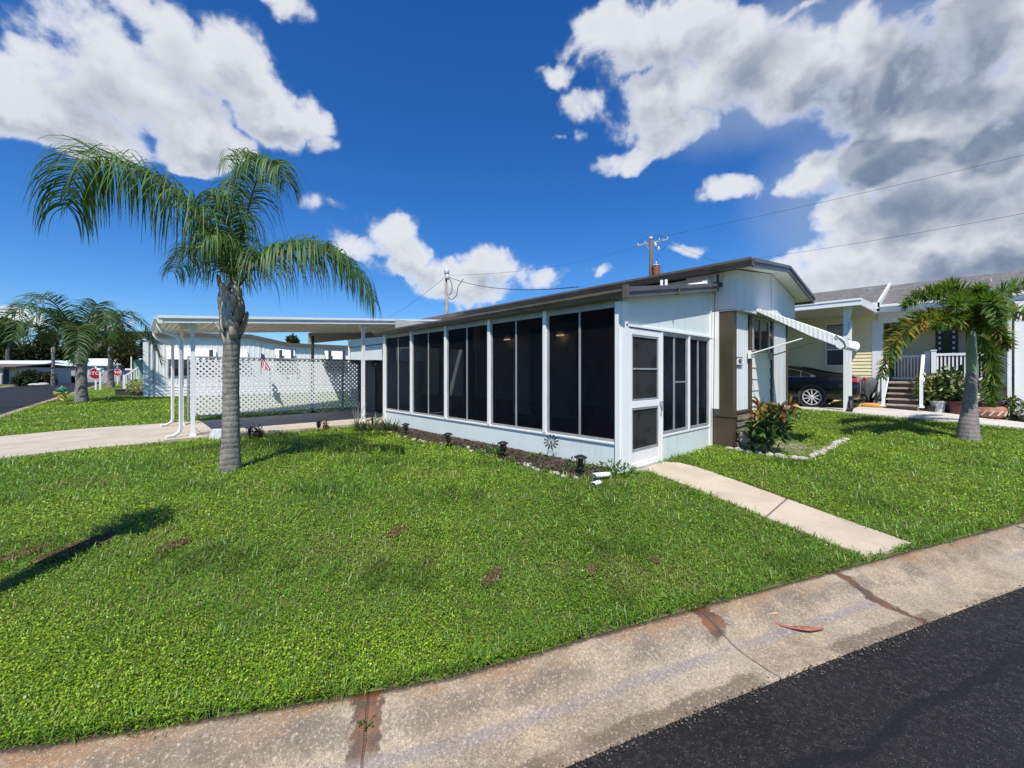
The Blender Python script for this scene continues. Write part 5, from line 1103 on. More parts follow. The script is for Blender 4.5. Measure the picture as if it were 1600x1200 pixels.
# concrete crossing pad near the corner
# ================================================================== FAR LEFT: grey house, shed, hedge, tree line
GREY = mat('grey_siding', (.36, .36, .34), (.31, .31, .30), rough=.7); WROOF = mat('pale_blue_white_roof', (.62, .72, .78), rough=.5)
def face_house(pxa, pxb, d, depth, zwall, name, lab, cat='house', m=GREY, roofm=WROOF, ridge=.9, gable=None, yaw=yr):
    a = at(pxa, YH, d); c = at(pxb, YH, d); a.z = c.z = -.3; L = (c-a).length; u = (c-a).normalized(); v = Vector((-u.y, u.x, 0)); M = Matrix((( u.x, v.x, 0, a.x), (u.y, v.y, 0, a.y), (0, 0, 1, -.3), (0, 0, 0, 1)))
    o = thing(name, (a.x, a.y, 0), lab, cat); b = MB(); b.box(0, 0, 0, L, depth, zwall, M); b.build('wall', m, o)
    b = MB(); b.prism([(-.3, -.5, zwall-.05), (-.3, -.5, zwall+.12), (-.3, depth/2, zwall+ridge+.12), (-.3, depth+.5, zwall+.12), (-.3, depth+.5, zwall-.05), (-.3, depth/2, zwall+ridge-.05)], (L+.6, 0, 0), M); b.build('roof', roofm, o)
    return o, M, L
gh, M, L = face_house(83, 188, 72, 8, 3.0, 'grey_house', 'grey house with white metal roof across the street on the far left', ridge=1.3)
s_ = 72/640
def hwin(o, M, L, pxa, pxb, pyt, pyb, d, pxo, trim=.25):
    x0 = (pxa-pxo)*d/F0; x1 = (pxb-pxo)*d/F0; z1 = CAM.z+(YH-pyt)*d/F0+.3; z0 = CAM.z+(YH-pyb)*d/F0+.3
    b = MB(); b.box(x0-trim, -.06, z0-.15, x1+trim, .0, z1+.15, M); f = b.build('window', CLEAN, o)
    b = MB(); b.box(x0, -.09, z0, x1, -.062, z1, M); b.build('pane', GLASS, f); b = MB(); b.box(x0, -.11, (z0+z1)/2-.05, x1, -.092, (z0+z1)/2+.05, M); b.build('mullion', CLEAN, f)
hwin(gh, M, L, 88, 93.5, 575, 583.5, 72, 83, .35); hwin(gh, M, L, 103.5, 107, 575, 583.5, 72, 83, .3); hwin(gh, M, L, 134, 138, 576, 581, 72, 83, .15); hwin(gh, M, L, 158, 161, 576, 585, 72, 83, .15)
b = MB(); b.box((97-83)*s_, -.25, 0, (98.5-83)*s_, -.0, 3.1, M); b.box(-2.8, 0.5, 0, .0, 7, 2.6, M); b.build('wing', GREY, gh)
b = MB(); b.prism([(-3.4, .2, 3.0), (0.0, .2, 3.9), (6.2, .2, 2.95), (6.2, .2, 2.8), (0, .2, 3.7), (-3.4, .2, 2.85)], (0, 7.5, 0), M); b.build('wing_roof', WROOF, gh)
bs, M2_, L2 = face_house(-60, 28, 58, 7, 2.55, 'garage', 'low brown-roofed garage with dark blue door at the left edge', 'garage', mat('pale_grey_wall', (.42, .41, .38), rough=.7), mat('brownish_roof', (.16, .11, .09), rough=.7), ridge=.45)
k_ = 58/F0; b = MB(); b.box((6+60)*k_, -.08, 0, (14+60)*k_, -.01, 2.3, M2_); b.build('door', mat('navy_door', (.015, .018, .05), rough=.6), bs); b = MB(); b.box((2.2+60)*k_, -.9, -.2, (5+60)*k_, -.65, 2.5, M2_); b.build('post', CLEAN, bs)
b = MB(); b.box((4+60)*k_, -2.2, 2.42, (36+60)*k_, .1, 2.56, M2_); b.build('canopy', MATS['brownish_roof'], bs)
wf_, M5, L5 = face_house(-50, 60, 78, 8, 2.9, 'white_roofed_house', 'house with white roof partly hidden behind the left palms', ridge=1.2)
BUSHC = [(.02, .045, .012), (.035, .06, .015), (.06, .06, .02), (.015, .03, .01)]
for px, pr_, d, rr_, hh, lab, cc in ((50, 0, 52, 2.2, 1.6, 'wide dark green bush to the left in front of the grey house', BUSHC), (70, 0, 54, 1.9, 1.5, 'rounded brown-green bush next to the leaning palm', [(.05, .05, .02), (.07, .06, .025), (.03, .04, .012)]), (103, 0, 66, 1.2, .8, 'spiky low bush under the grey house window', BUSHC)):
    c = at(px, YH, d); c.z = hh*.45-.2; o = thing('bush', (c.x, c.y, -.1), lab, 'bush', None); leaves(2600, clumps(c, rr_, hh/rr_*.55, 26, .55), .42, .14, cc, o, seg=2)
for i, (px, d) in enumerate(((60, 49), (64, 49))): c = at(px, YH, d); o = bpy.data.objects.new('landscape_rock', SM[i]); COL.objects.link(o); o.location = (c.x, c.y, 0.02); o.scale = (1.5, 1.2, .9); tag(o, ['white rock left of a pair across the street', 'white rock right of a pair across the street'][i], 'rock')
# far street's other side lawn edge posts / tree mass
def wood(name, x0, x1, d0, d1, ztop, n, lab):
    def f(k):
        px = rng.uniform(x0, x1, k); d = rng.uniform(d0, d1, k); a = (px-800)/F0; X = CAM.x+d*(a*RX+FX); Y = CAM.y+d*(a*RY+FY)
        prof = ztop*(.72+.16*np.sin(px*.11)+.09*np.sin(px*.31+1)+.05*np.sin(px*.83)); lump = np.sin(X*.9)*np.sin(Y*.8)
        z = prof*rng.uniform(0, 1, k)**.6+lump*.6; return np.stack([X, Y, z-.3], 1), np.stack([rng.normal(0, .4, k), rng.normal(0, .4, k), np.ones(k)*.5], 1)
    o = leaves(n, f, 1.0, .5, [(.012, .026, .008), (.02, .04, .012), (.01, .02, .008), (.035, .05, .014)], None, name, seg=2); o['label'] = lab; o['kind'] = 'stuff'; o['category'] = 'trees'; return o
wood('tree_line', -260, 232, 96, 120, 13.5, 52000, 'dark mass of trees behind the far left houses')
bt = at(12, YH, 90); o = thing('broadleaf_tree', (bt.x, bt.y, 0), 'taller dark tree rising above the tree line at the left edge', 'tree'); b = MB(); b.tube([(bt.x, bt.y, -.3), (bt.x, bt.y, 6), (bt.x+.6, bt.y, 10)], [.45, .35, .2], 8); b.build('trunk', WOOD, o); leaves(5000, clumps((bt.x, bt.y, 11.2), 2.6, .8, 18, 1.1), .7, .35, [(.015, .03, .01), (.025, .04, .012)], o, 'crown')
q = at(455, YH, 60); o = thing('broadleaf_tree', (q.x, q.y, 0), 'small tree crown peeking over the white home roof under the carport', 'tree'); b = MB(); b.tube([(q.x, q.y, 0), (q.x, q.y, 5)], [.3, .15], 6); b.build('trunk', WOOD, o); leaves(1500, clumps((q.x, q.y, 6.2), 1.1, .6, 10, .5), .35, .15, [(.03, .07, .02), (.05, .09, .02)], o, 'crown')
q = at(201, YH, 38); o = thing('olive_tree', (q.x, q.y, 0), 'olive-brown leafy tree beside the left end of the white mobile home', 'tree'); b = MB(); b.tube([(q.x, q.y, 0), (q.x+.2, q.y, 1.8), (q.x, q.y, 3)], [.14, .1, .06], 6); b.build('trunk', WOOD, o); leaves(3000, clumps((q.x-.2, q.y, 2.9), 1.5, .75, 16, .55), .3, .1, [(.06, .06, .015), (.09, .08, .02), (.03, .05, .012)], o, 'crown')
# ================================================================== RIGHT NEIGHBOUR (cream lap-sided house)
NX = 14.5
nh = thing('cream_house', (16, 0, .2), 'cream lap-sided house with grey shingle roof and raised front porch on the right', 'house')
def onx(px, py, X=NX): a = (px-800)/F0; d = (X-CAM.x)/(a*RX+FX); return at(px, py, d)
yc = onx(1378, 600).y                      # corner where the porch recess starts
yr2 = onx(1568, 600).y
b = MB(); b.box(NX+.02, yc, .1, NX+6, 14, 3.62).box(NX+1.6, -16, .1, NX+6, yc, 3.62); b.build('wall', YEL, nh)
b = MB(); b.lap((NX, 14, 0), (0, -1, 0), 14-yc, .35, 3.6, (-1, 0, 0), .125, .022); b.lap((NX+1.58, yc, 0), (0, -1, 0), 10, 1.1, 3.6, (-1, 0, 0), .125, .022); b.lap((NX+.06, yc-1.3, 0), (0, -1, 0), 6, .1, 1.0, (-1, 0, 0), .125, .022); b.lap((NX, yc, 0), (1, 0, 0), 1.6, 1.1, 3.6, (0, -1, 0), .125, .022); b.build('lap_siding', YEL, nh)
b = MB(); b.box(NX-.03, yc-.03, .25, NX+.02, yc+.26, 3.3); b.build('corner_board', CLEAN, nh, bevel=.004)
y1a = onx(1290, 600).y; y1b = onx(1331, 600).y
b = MB(); b.box(NX-.05, y1b, 1.66, NX-.02, y1a, 3.3); wf = b.build('window', TRIM, nh, bevel=.004)
b = MB(); b.box(NX-.065, y1b+.06, 1.72, NX-.052, y1a-.06, 3.24); b.build('pane', GLASS, wf); b = MB()
for i in range(14): z = 2.35+i*.062; b.box(NX-.075, y1b+.08, z, NX-.067, y1a-.08, z+.04)
b.build('blind', mat('grey_blind', (.42, .42, .42), rough=.7), wf); b = MB(); b.box(NX-.08, y1b+.05, 2.28, NX-.055, y1a-.05, 2.33); b.build('mullion', TRIM, wf)
# roof
RG, RE, RX_ = 4.88, 3.66, 17.5
b = MB(); b.prism([(14.0, -18, RE), (RX_, -18, RG), (21, -18, RE), (21, -18, RE+.08), (RX_, -18, RG+.08), (14.0, -18, RE+.08)], (0, 18+yc+.1, 0)).prism([(13.9, yc+.06, RE+.10), (RX_, yc+.06, RG+.06), (21, yc+.06, RE+.1), (21, yc+.06, RE+.2), (RX_, yc+.06, RG+.14), (13.9, yc+.06, RE+.2)], (0, 16, 0)); b.build('roof', SHING, nh)
b = MB(); b.prism([(13.86, yc+.0, RE+.02), (RX_, yc+.0, RG+.02), (RX_, yc+.0, RG+.20), (13.86, yc+.0, RE+.24)], (0, .06, 0)); b.box(13.86, yc, RE-.02, 13.92, 14, RE+.2); b.box(13.9, -18, RE-.1, 13.98, yc+.0, RE+.08).box(13.82, -18, RE+.02, 13.9, yc, RE+.1); b.build('fascia', CLEAN, nh, bevel=.004)
b = MB(); b.box(13.9, -18, RE-.14, 14.6, 14, RE-.10).box(NX-.06, -16, 3.18, NX+.08, yc+.1, RE-.12); b.build('porch_beam', CLEAN, nh)
b = MB(); b.prism([(14.2, -4.0, 3.8), (14.3, -4.0, 3.8), (16.9, -4.0, 4.72), (16.8, -4.0, 4.72)], (0, .03, 0)); b.box(16.5, -1.0, 4.6, 16.7, -.8, 4.85); b.build('vent_strip', ALU, nh)
# deck, railings, steps
DK_ = 1.12; DWOOD = mat('weathered_deck', (.42, .36, .31), (.28, .24, .21), sc_=5, rough=.85, stretch=(1, .3, 1))
b = MB(); b.box(NX-.02, yr2-.3, DK_-.06, NX+1.6, yc, DK_).box(NX-.02, yr2-.3, DK_-.2, NX+.02, yc-1.2, DK_-.06); b.build('deck', DWOOD, nh)
def rail_n(ya, yb, x=NX+.02, n=12, posts=True):
    b = MB(); b.box(x-.04, yb, DK_+.86, x+.04, ya, DK_+.94).box(x-.03, yb, DK_+.06, x+.03, ya, DK_+.14)
    for i in range(1, n): y = ya+(yb-ya)*i/n; b.box(x-.02, y-.02, DK_+.14, x+.02, y+.02, DK_+.86)
    return b.build('railing', CLEAN, nh)
ys0 = yc-.08; ys1 = onx(1447, 600).y; yg = onx(1459, 600).y
rail_n(ys0-.1, ys1, NX+1.1, 11)
rail_n(yg, yr2, NX+.02, 17)
for y in (yg, yr2, ys1+.0): b = MB(); x = NX+.02 if y != ys1 else NX+1.1; b.box(x-.06, y-.06, DK_-.1, x+.06, y+.06, DK_+1.02).box(x-.075, y-.075, DK_+1.02, x+.075, y+.075, DK_+1.06); b.build('newel_post', CLEAN, nh, bevel=.004)
steps = MB(); zg = gz(13.2, -2)+.05; nst = 5
for i in range(nst):
    z1 = DK_-(i+1)*(DK_-zg)/(nst+.0)+.0+ (DK_-zg)/nst*.0; x1 = NX-.02-i*.27; zt_ = DK_-i*(DK_-zg)/nst-.02
    steps.box(x1-.30, ys1+.1, zt_-.045, x1, ys0-.12, zt_); steps.box(x1-.03, ys1+.12, zg-.05, x1, ys0-.14, zt_-.05)
stp = steps.build('steps', DWOOD, nh)
for y in (ys1+.06, ys0-.08):
    b = MB(); a = Vector((NX-.05, y, DK_+.02)); c = Vector((NX-1.32, y, zg+.15)); b.bar(a+Vector((0, 0, .86)), c+Vector((0, 0, .80)), .08, .07)
    b.box(c.x-.05, y-.04, zg+.1, c.x+.04, y+.04, zg+.98).box(c.x-.08, y-.07, zg+.08, c.x+.07, y+.07, zg+.14); b.bar(a+Vector((0, 0, .1)), c+Vector((0, 0, .12)), .06, .06)
    for i in range(1, 9): q = a.lerp(c, i/9); b.box(q.x-.02, y-.02, q.z+.1, q.x+.02, y+.02, q.z+.85)
    b.build('stair_rail', CLEAN, nh)
# porch back wall features
X2 = NX+1.57
ya, yb = onx(1384, 600, X2).y, onx(1402, 600, X2).y
b = MB(); b.box(X2-.05, yb, DK_, X2-.0, ya, 3.15); dd_ = b.build('door', mat('taupe_door', (.16, .14, .12), rough=.5), nh); b = MB(); b.box(X2-.07, yb+.12, 1.9, X2-.052, ya-.12, 3.0); b.build('pane', GLASS, dd_)
ya, yb = onx(1462, 600, X2).y, onx(1497, 600, X2).y
b = MB(); b.box(X2-.08, yb, 1.66, X2-.02, ya, 3.0); w2 = b.build('window', BLACKM, nh); b = MB(); b.box(X2-.1, yb+.2, 1.88, X2-.082, ya-.2, 2.85); b.build('pane', mat('green_reflecting_glass', (.05, .08, .02), rough=.1), w2)
b = MB()
for i in range(6):
    t = yb+.12+(ya-yb-.24)*i/5
    b.box(X2-.1, t-.05, 1.73, X2-.082, t+.05, 1.79); b.box(X2-.1, t-.05, 2.88, X2-.082, t+.05, 2.94)
for i in range(6):
    z = 1.86+i*.19; b.box(X2-.1, ya-.13, z, X2-.082, ya-.07, z+.09); b.box(X2-.1, yb+.07, z, X2-.082, yb+.13, z+.09)
b.build('trim_blocks', CLEAN, w2)
b = MB(); b.box(X2-.06, yr2+.1, 1.2, X2-.02, yr2+.75, 3.0); b.build('window', GLASS, nh)
# white projecting room at the far right, with its downspout
yq = onx(1566, 600).y
b = MB(); b.box(13.95, -16, .0, 17, yq-.25, 3.6); b.build('white_room', CLEAN, nh)
b = MB(); b.box(13.9, yq-.42, .1, 13.96, yq-.2, 3.55); b.tube([(13.85, yq-.1, 3.5), (13.85, yq-.1, .35), (13.75, yq-.12, .22), (13.5, yq-.3, .14)], .06, 4); b.build('downspout', TRIM, nh, bevel=.01)
b = MB(); b.box(13.91, yq-2.4, 1.4, 13.945, yq-.9, 3.0); w3 = b.build('window', TRIM, nh); b = MB(); b.box(13.895, yq-2.3, 1.5, 13.908, yq-1.0, 2.9); b.build('pane', GLASS, w3)
b = MB(); q = onx(1388, 500, NX+.8); b.tube([(q.x, q.y, 3.5), (q.x, q.y, 3.15)], .012, 5).lathe([(.02, .0), (.09, -.06), (.1, -.1), (.08, -.3), (.03, -.36)], (q.x, q.y, 3.17), 8); b.build('porch_lantern', BLACKM, nh)
# carport wing over the driveway
nc = thing('carport', (12.5, 3, .2), 'white flat carport roof with a square post attached to the cream house', 'carport')
yE = onx(1343, 600, 10.6).y
b = MB(); b.box(10.6, yE, 3.50, 14.48, 9, 3.56); b.build('roof', CLEAN, nc); b = MB(); b.box(10.52, yE-.05, 3.40, 10.60, 9, 3.60).box(10.50, yE-.06, 3.54, 10.52, 9, 3.60); b.prism([(10.6, yE, 3.40), (13.9, yE, 3.50), (13.9, yE, 3.78), (10.6, yE, 3.60)], (0, -.05, 0)); b.build('fascia', TRIM, nc, bevel=.005)
b = MB(); x = 10.7
while x < 13.8: b.box(x, yE+.02, 3.44, x+.04, 8.9, 3.498); x += .3
b.build('roof_rib', CPU_, nc)
q = gp(1322, 644); X3 = q.x; b = MB(); b.box(X3-.06, q.y-.06, q.z, X3+.06, q.y+.06, 3.44).tube([(X3-.08, q.y-.12, 3.42), (X3-.1, q.y-.1, 3.25), (X3+.0, q.y-.06, 3.05), (X3-.0, q.y-.1, 3.0), (X3, q.y-.1, .6)], .05, 4); b.build('post', TRIM, nc, bevel=.006)
b = MB(); b.tube([(X3, q.y-.1, q.z+.5), (X3, q.y-.1, q.z+.35), (X3-.1, q.y-.12, q.z+.12), (X3-.28, q.y-.1, q.z+.04)], [.07, .075, .07, .085], 8); b.build('drain_elbow', BLACKP, nc)
# ================================================================== CAR (black sedan seen from its rear flank)
cg = gz(11.7, .3)+.055
car = thing('parked_car', (12.6, 1.4, cg), 'black four-door sedan parked tail-out under the carport of the cream house', 'car')
CX, W_ = 12.58, .92
PAINT = mat('black_car_paint', (.004, .004, .006), rough=.22, spec=.4, coat=.5)
def K(y, zl, zb_, zt_, w_, wt, b0=.22): return (y, zl, zb_, zt_, w_, wt, b0)
ST = [K(-1.12,.50,.80,.84,.62,.52,.42), K(-1.08,.42,.86,.96,.78,.62,.30), K(-.95,.38,.92,1.08,.87,.66,.24), K(-.7,.36,.95,1.12,.905,.66,.24), K(-.35,.36,.97,1.16,.92,.62), K(.0,.36,.97,1.24,.92,.58), K(.45,.36,.96,1.36,.92,.55), K(.9,.36,.95,1.43,.92,.54), K(1.4,.36,.94,1.46,.92,.54), K(1.9,.36,.93,1.44,.92,.54), K(2.4,.36,.93,1.30,.92,.56), K(2.85,.36,.92,1.10,.91,.62), K(3.1,.36,.92,.99,.90,.70), K(3.6,.36,.84,.90,.86,.66), K(3.8,.40,.72,.78,.72,.55,.28)]
vs = []; n = 15
for (y, zl, zb_, zt_, w_, wt, b0) in ST:
    h = [(-w_*.88, b0), (-w_*.97, zl), (-w_, .60), (-w_*.985, zb_-.06), (-w_*.93, zb_), (-(wt+.08 if zt_-zb_ > .25 else (wt+w_)/2), zt_-.06), (-wt*.86, zt_-.01)]
    row = h+[(0, zt_+.01)]+[(-x, z) for x, z in reversed(h)]; vs += [(CX+x, y, cg+z) for x, z in row]
fs = [(i*n+j, i*n+j+1, (i+1)*n+j+1, (i+1)*n+j) for i in range(len(ST)-1) for j in range(n-1)]+[tuple(range(n-1, -1, -1)), tuple((len(ST)-1)*n+j for j in range(n))]
fs += [(i*n, (i+1)*n, (i+1)*n+n-1, i*n+n-1) for i in range(len(ST)-1)]
b = MB(); b.add(vs, fs); o = b.build('body', PAINT, car, smooth=True); mo = o.modifiers.new('sub', 'SUBSURF'); mo.levels = mo.render_levels = 2
for sx in (-1, 1):
    side = [(.02, 1.0, 1.05), (.35, 1.0, 1.20), (.85, .995, 1.315), (1.4, .99, 1.345), (1.95, .985, 1.32), (2.5, .98, 1.12), (2.72, .98, 1.0)]
    def lx(z): t = (z-.95)/.45; return .878-.27*t+.016
    def sidepoly(pp_, nm, m_, off, ys_):
        b = MB(); vs = []
        for y in ys_:
            lo = np.interp(y, [s[0] for s in side], [s[1] for s in side]); hi = np.interp(y, [s[0] for s in side], [s[2] for s in side]); lo, hi = lo+pp_, hi-pp_
            vs += [(CX+sx*(lx(lo)+off), y, cg+lo), (CX+sx*(lx(hi)+off), y, cg+hi)]
        b.add(vs, [(2*i, 2*i+1, 2*i+3, 2*i+2) for i in range(len(ys_)-1)]); return b.build(nm, m_, car)
    fr_ = sidepoly(0, 'chrome_strip', mat('chrome', (.7, .7, .72), rough=.12, metal=1.), .006, np.linspace(.02, 2.72, 14))
    for ya_, yb_ in ((.16, .42), (.45, 1.25), (1.33, 2.5)): sidepoly(.018, 'side_window', GLASS, .012, np.linspace(ya_, yb_, 6))
    # tail lamp
    b = MB(); b.add([(CX+sx*.50, -1.10, cg+.86), (CX+sx*.50, -1.08, cg+.97), (CX+sx*.80, -1.05, cg+.99), (CX+sx*.80, -1.07, cg+.84), (CX+sx*.925, -.72, cg+.93), (CX+sx*.93, -.72, cg+.88)], [(0, 1, 2, 3), (3, 2, 4, 5)])
    o = b.build('tail_light', mat('tail_red', (.45, .01, .02), rough=.12, spec=.8), car); o.modifiers.new('s', 'SOLIDIFY').thickness = .05
b = MB(); b.add([(CX-.52, -.55, cg+1.16), (CX+.52, -.55, cg+1.16), (CX+.44, .5, cg+1.395), (CX-.44, .5, cg+1.395)], [(0, 1, 2, 3)]); b.build('rear_window', GLASS, car)
ALLOY = mat('silver_alloy', (.66, .67, .68), rough=.35, metal=.25); TYRE = mat('tyre_rubber', (.018, .018, .018), rough=.85)
def wheel(x, y, sx):
    c = Vector((x, y, cg+.335)); M = Matrix.Rotation(math.pi/2*sx, 4, 'Y')
    b = MB(); b.lathe([(.27, -.1), (.33, -.09), (.338, -.05), (.338, .05), (.33, .09), (.27, .105), (.255, .09), (.255, -.09)], c, 32, M); t = b.build('tyre', TYRE, car, smooth=True)
    b = MB(); b.lathe([(.262, .05), (.262, .10), (.245, .10), (.235, .02), (.05, -.02), (.001, -.02)], c, 32, M); b.build('rim_barrel', BLACKM, t, smooth=True)
    b = MB(); b.lathe([(.262, .085), (.262, .108), (.245, .108), (.240, .085)], c, 32, M); b.lathe([(.05, .07), (.05, .10), (.03, .11), (.001, .11)], c, 12, M)
    for i in range(5):
        for s_ in (-1, 1):
            a = i*2*math.pi/5+.3; a2 = a+s_*.28; p0 = M @ Vector((.035*math.cos(a+s_*.5), .035*math.sin(a+s_*.5), .088)); p1 = M @ Vector((.245*math.cos(a2), .245*math.sin(a2), .094)); b.bar(c+p0, c+p1, .032, .022, up=tuple(M.to_3x3() @ Vector((0, 0, 1))))
    b.build('rim', ALLOY, t)
for y in (.10, 2.93):
    for sx in (-1, 1): wheel(CX+sx*.835, y, sx)
for y in (.10, 2.93):
    b = MB(); b.lathe([(.40, -.02), (.40, .012), (.36, .016), (.345, .0)], (CX-.905, y, cg+.35), 32, Matrix.Rotation(-math.pi/2, 4, 'Y')); b.build('wheel_arch', BLACKM, car)
# ================================================================== THINGS BY THE CREAM HOUSE
def onground(px, py, X): q = onx(px, py, X); return Vector((q.x, q.y, gz(q.x, q.y)+.05))
c = onground(1345, 620, 13.9); o = thing('covered_grill', c, 'grey cloth-covered barbecue grill against the cream wall', 'barbecue')
u = Vector((0, -1, 0)); v = Vector((1, 0, 0)); CV = mat('grey_cover_cloth', (.11, .115, .12), (.085, .09, .095), sc_=5, rough=.8)
b = MB(); vs = []; fs = []
prof = [(.24, .30, .0), (.25, .32, .35), (.27, .46, .55), (.29, .52, .80), (.25, .46, .95), (.12, .30, 1.0)]; n = 16
for (rx_, ry_, z) in prof:
    for j in range(n): a = 2*math.pi*j/n; k = 4; cx_, sx_ = math.cos(a), math.sin(a); m_ = (abs(cx_)**k+abs(sx_)**k)**(-1/k); vs.append((c.x+rx_*cx_*m_, c.y+ry_*sx_*m_*.9, c.z+z+.01*math.sin(5*a)))
fs = [(i*n+j, i*n+(j+1) % n, (i+1)*n+(j+1) % n, (i+1)*n+j) for i in range(len(prof)-1) for j in range(n)]+[tuple((len(prof)-1)*n+j for j in range(n))]
b.add(vs, fs); b.build('cover', CV, o, smooth=True)
c = onground(1336, 625, 13.8); o = thing('hose_reel', c, 'black and silver hose reel cart beside the covered grill', 'hose reel')
b = MB(); M = Matrix.Rotation(math.pi/2, 4, 'Y'); b.lathe([(.3, -.03), (.3, .0), (.1, .0), (.1, .2), (.3, .2), (.3, .23)], c+Vector((-.1, 0, .55)), 16, M); b.build('drum', BLACKP, o)
b = MB()
for s_ in (-.25, .25): b.tube([c+Vector((-.12, s_, 0)), c+Vector((-.1, s_*.4, .55)), c+Vector((-.12, s_*.8, 1.0))], .018, 6)
b.bar(c+Vector((-.12, -.3, 1.0)), c+Vector((-.12, .3, 1.0)), .2, .05); b.build('frame', ALLOY, o)
c = onground(1357, 622, 13.8); o = thing('spiky_plant', c, 'dark spiky plant in front of the covered grill', 'plant'); rosette(c, 40, .7, .06, [(.012, .015, .012), (.03, .035, .02)], o)
for i, (px, lab, m_) in enumerate(((1318, 'yellow curved edging block nearest the carport post', 'y'), (1331, 'yellow curved edging block beside the post', 'y'), (1361, 'orange edging block at the foot of the stairs', 'o'))):
    c = onground(px, 630, 13.2); o = bpy.data.objects.new('edging_block', None)
    b = MB(); b.tube([c+Vector((0, .35, .02)), c+Vector((-.06, .15, .05)), c+Vector((-.06, -.15, .05)), c+Vector((0, -.35, .02))], [.06, .09, .09, .06], 8); ob = b.build('edging_block', mat('edging_yellow', (.60, .42, .08), (.5, .33, .06), rough=.7) if m_ == 'y' else mat('edging_orange', (.55, .25, .06), (.5, .3, .1), rough=.7), None, smooth=True, origin=tuple(c)); tag(ob, lab, 'edging', 'coloured edging blocks'); bpy.data.objects.remove(o)
c0 = onground(1350, 630, 13.3)
V = []; n = 420; P = np.stack([c0.x+.25+rng.normal(0, .16, n), c0.y+rng.uniform(-.55, .75, n)], 1)
tag(scatter_chips(n, lambda k: P, .03, .022, [(.4, .36, .32), (.25, .16, .12), (.5, .45, .4), (.2, .18, .17)], 'gravel', .09, .5), kind='stuff')
# pots and potted plants in front of the porch
POTW = mat('white_bucket', (.62, .63, .60), (.5, .5, .46), sc_=6, rough=.5); POTR = mat('dark_red_pot', (.10, .02, .018), rough=.4); POTC = mat('terracotta', (.42, .19, .12), (.30, .13, .09), sc_=8, rough=.7)
def pot(px, py, X, r, h, m_, lab, nleaf=0, cols=None, lr=.3, lz=.3, L_=.12, w_=.06, prof=None):
    c = onground(px, py, X); c.z -= .03; o = thing('potted_plant', c, lab, 'potted plant'); b = MB(); b.lathe(prof or [(r*.75, 0), (r*.95, h*.9), (r*1.08, h*.9), (r*1.08, h), (r*.92, h), (r*.88, h*.85)], c, 20); b.build('pot', m_, o, smooth=False)
    if nleaf: leaves(nleaf, clumps(c+Vector((0, 0, h+lz)), lr, 1.1, 8, lr*.45), L_, w_, cols, o, 'leaves', up=.7)
    return o, c
VAR = [(.06, .12, .03), (.45, .45, .16), (.10, .16, .04), (.55, .52, .25)]; GRN = [(.03, .08, .02), (.05, .11, .02), (.35, .38, .22), (.02, .05, .015)]
pot(1465, 632, 13.6, .19, .38, POTW, 'white bucket pot with yellow-green variegated plant right of the stairs', 420, VAR, .42, .36, .15, .08)
pot(1482, 632, 13.9, .2, .35, BLACKP, 'dark pot with large white-speckled bush beside the white bucket', 700, GRN, .60, .45, .15, .08)
pot(1497, 636, 13.6, .24, .42, POTR, 'dark red pot with green and white leafed plant left of the foxtail trunk', 600, GRN, .52, .42, .15, .08)
pot(1453, 632, 13.5, .15, .2, BLACKP, 'low leafy plant hugging the bottom of the stair rail', 300, VAR, .36, .38, .14, .07)
pot(1577, 640, 13.6, .16, .2, BLACKP, 'low green plant between the round pot and the downspout', 200, [(.10, .16, .03), (.2, .24, .06), (.05, .09, .02)], .3, .1)
pot(1598, 645, 13.4, .16, .2, BLACKP, 'small white-flowered plant at the right edge by the downspout', 200, [(.05, .10, .03), (.5, .5, .5), (.07, .12, .03)], .35, .1)
o, c = pot(1546, 642, 13.4, .34, .36, POTC, 'large round painted clay pot with dark wavy rim below the porch', prof=[(.2, 0), (.33, .10), (.37, .22), (.33, .34), (.25, .38), (.25, .42), (.34, .50), (.31, .50), (.2, .4)])
b = MB(); n = 18; vs = []
for k, (r, z) in enumerate(((.25, .385), (.36, .50))):
    for j in range(n): a = 2*math.pi*j/n; vs.append(c+Vector((r*math.cos(a), r*math.sin(a), z+(.06*math.sin(a*5) if k else 0))))
b.add(vs, [(j, (j+1) % n, n+(j+1) % n, n+j) for j in range(n)]); q = b.build('rim', mat('navy_glaze', (.012, .014, .03), rough=.2), o); q.modifiers.new('s', 'SOLIDIFY').thickness = .03
b = MB(); 
for i in range(7):
    a = math.atan2(CAM.y-c.y, CAM.x-c.x)+(i-3)*.42; 
    for (da, z0, z1) in ((-.14, .12, .26), (.14, .26, .12)): b.bar(c+Vector((.375*math.cos(a), .375*math.sin(a), z0)), c+Vector((.375*math.cos(a+.28), .375*math.sin(a+.28), z1)), .035, .02, up=(math.cos(a), math.sin(a), 0)); break
b.build('painted_marks', mat('cream_paint_marks', (.55, .48, .40), rough=.6), o)
# chairs and table on the porch
for i, (px, lab) in enumerate(((1478, 'red porch chair seen through the railing, left one'), (1503, 'red porch chair seen through the railing, behind the foxtail trunk'))):
    q = onx(px, 600, NX+.8); c = Vector((q.x, q.y, DK_)); o = thing('porch_chair', c, lab, 'chair', 'red chairs on the neighbour porch'); RC = mat('faded_red_cloth', (.30, .07, .06), (.22, .05, .05), rough=.8)
    b = MB(); b.box(c.x-.24, c.y-.24, DK_+.38, c.x+.24, c.y+.24, DK_+.45); b.build('seat', RC, o, bevel=.02); b = MB(); b.box(c.x+.18, c.y-.24, DK_+.45, c.x+.26, c.y+.24, DK_+.9); b.build('backrest', RC, o, bevel=.02)
    for sx in (-.2, .2):
        for sy in (-.2, .2): b = MB(); b.box(c.x+sx-.02, c.y+sy-.02, DK_, c.x+sx+.02, c.y+sy+.02, DK_+.38); b.build('leg', BLACKM, o)
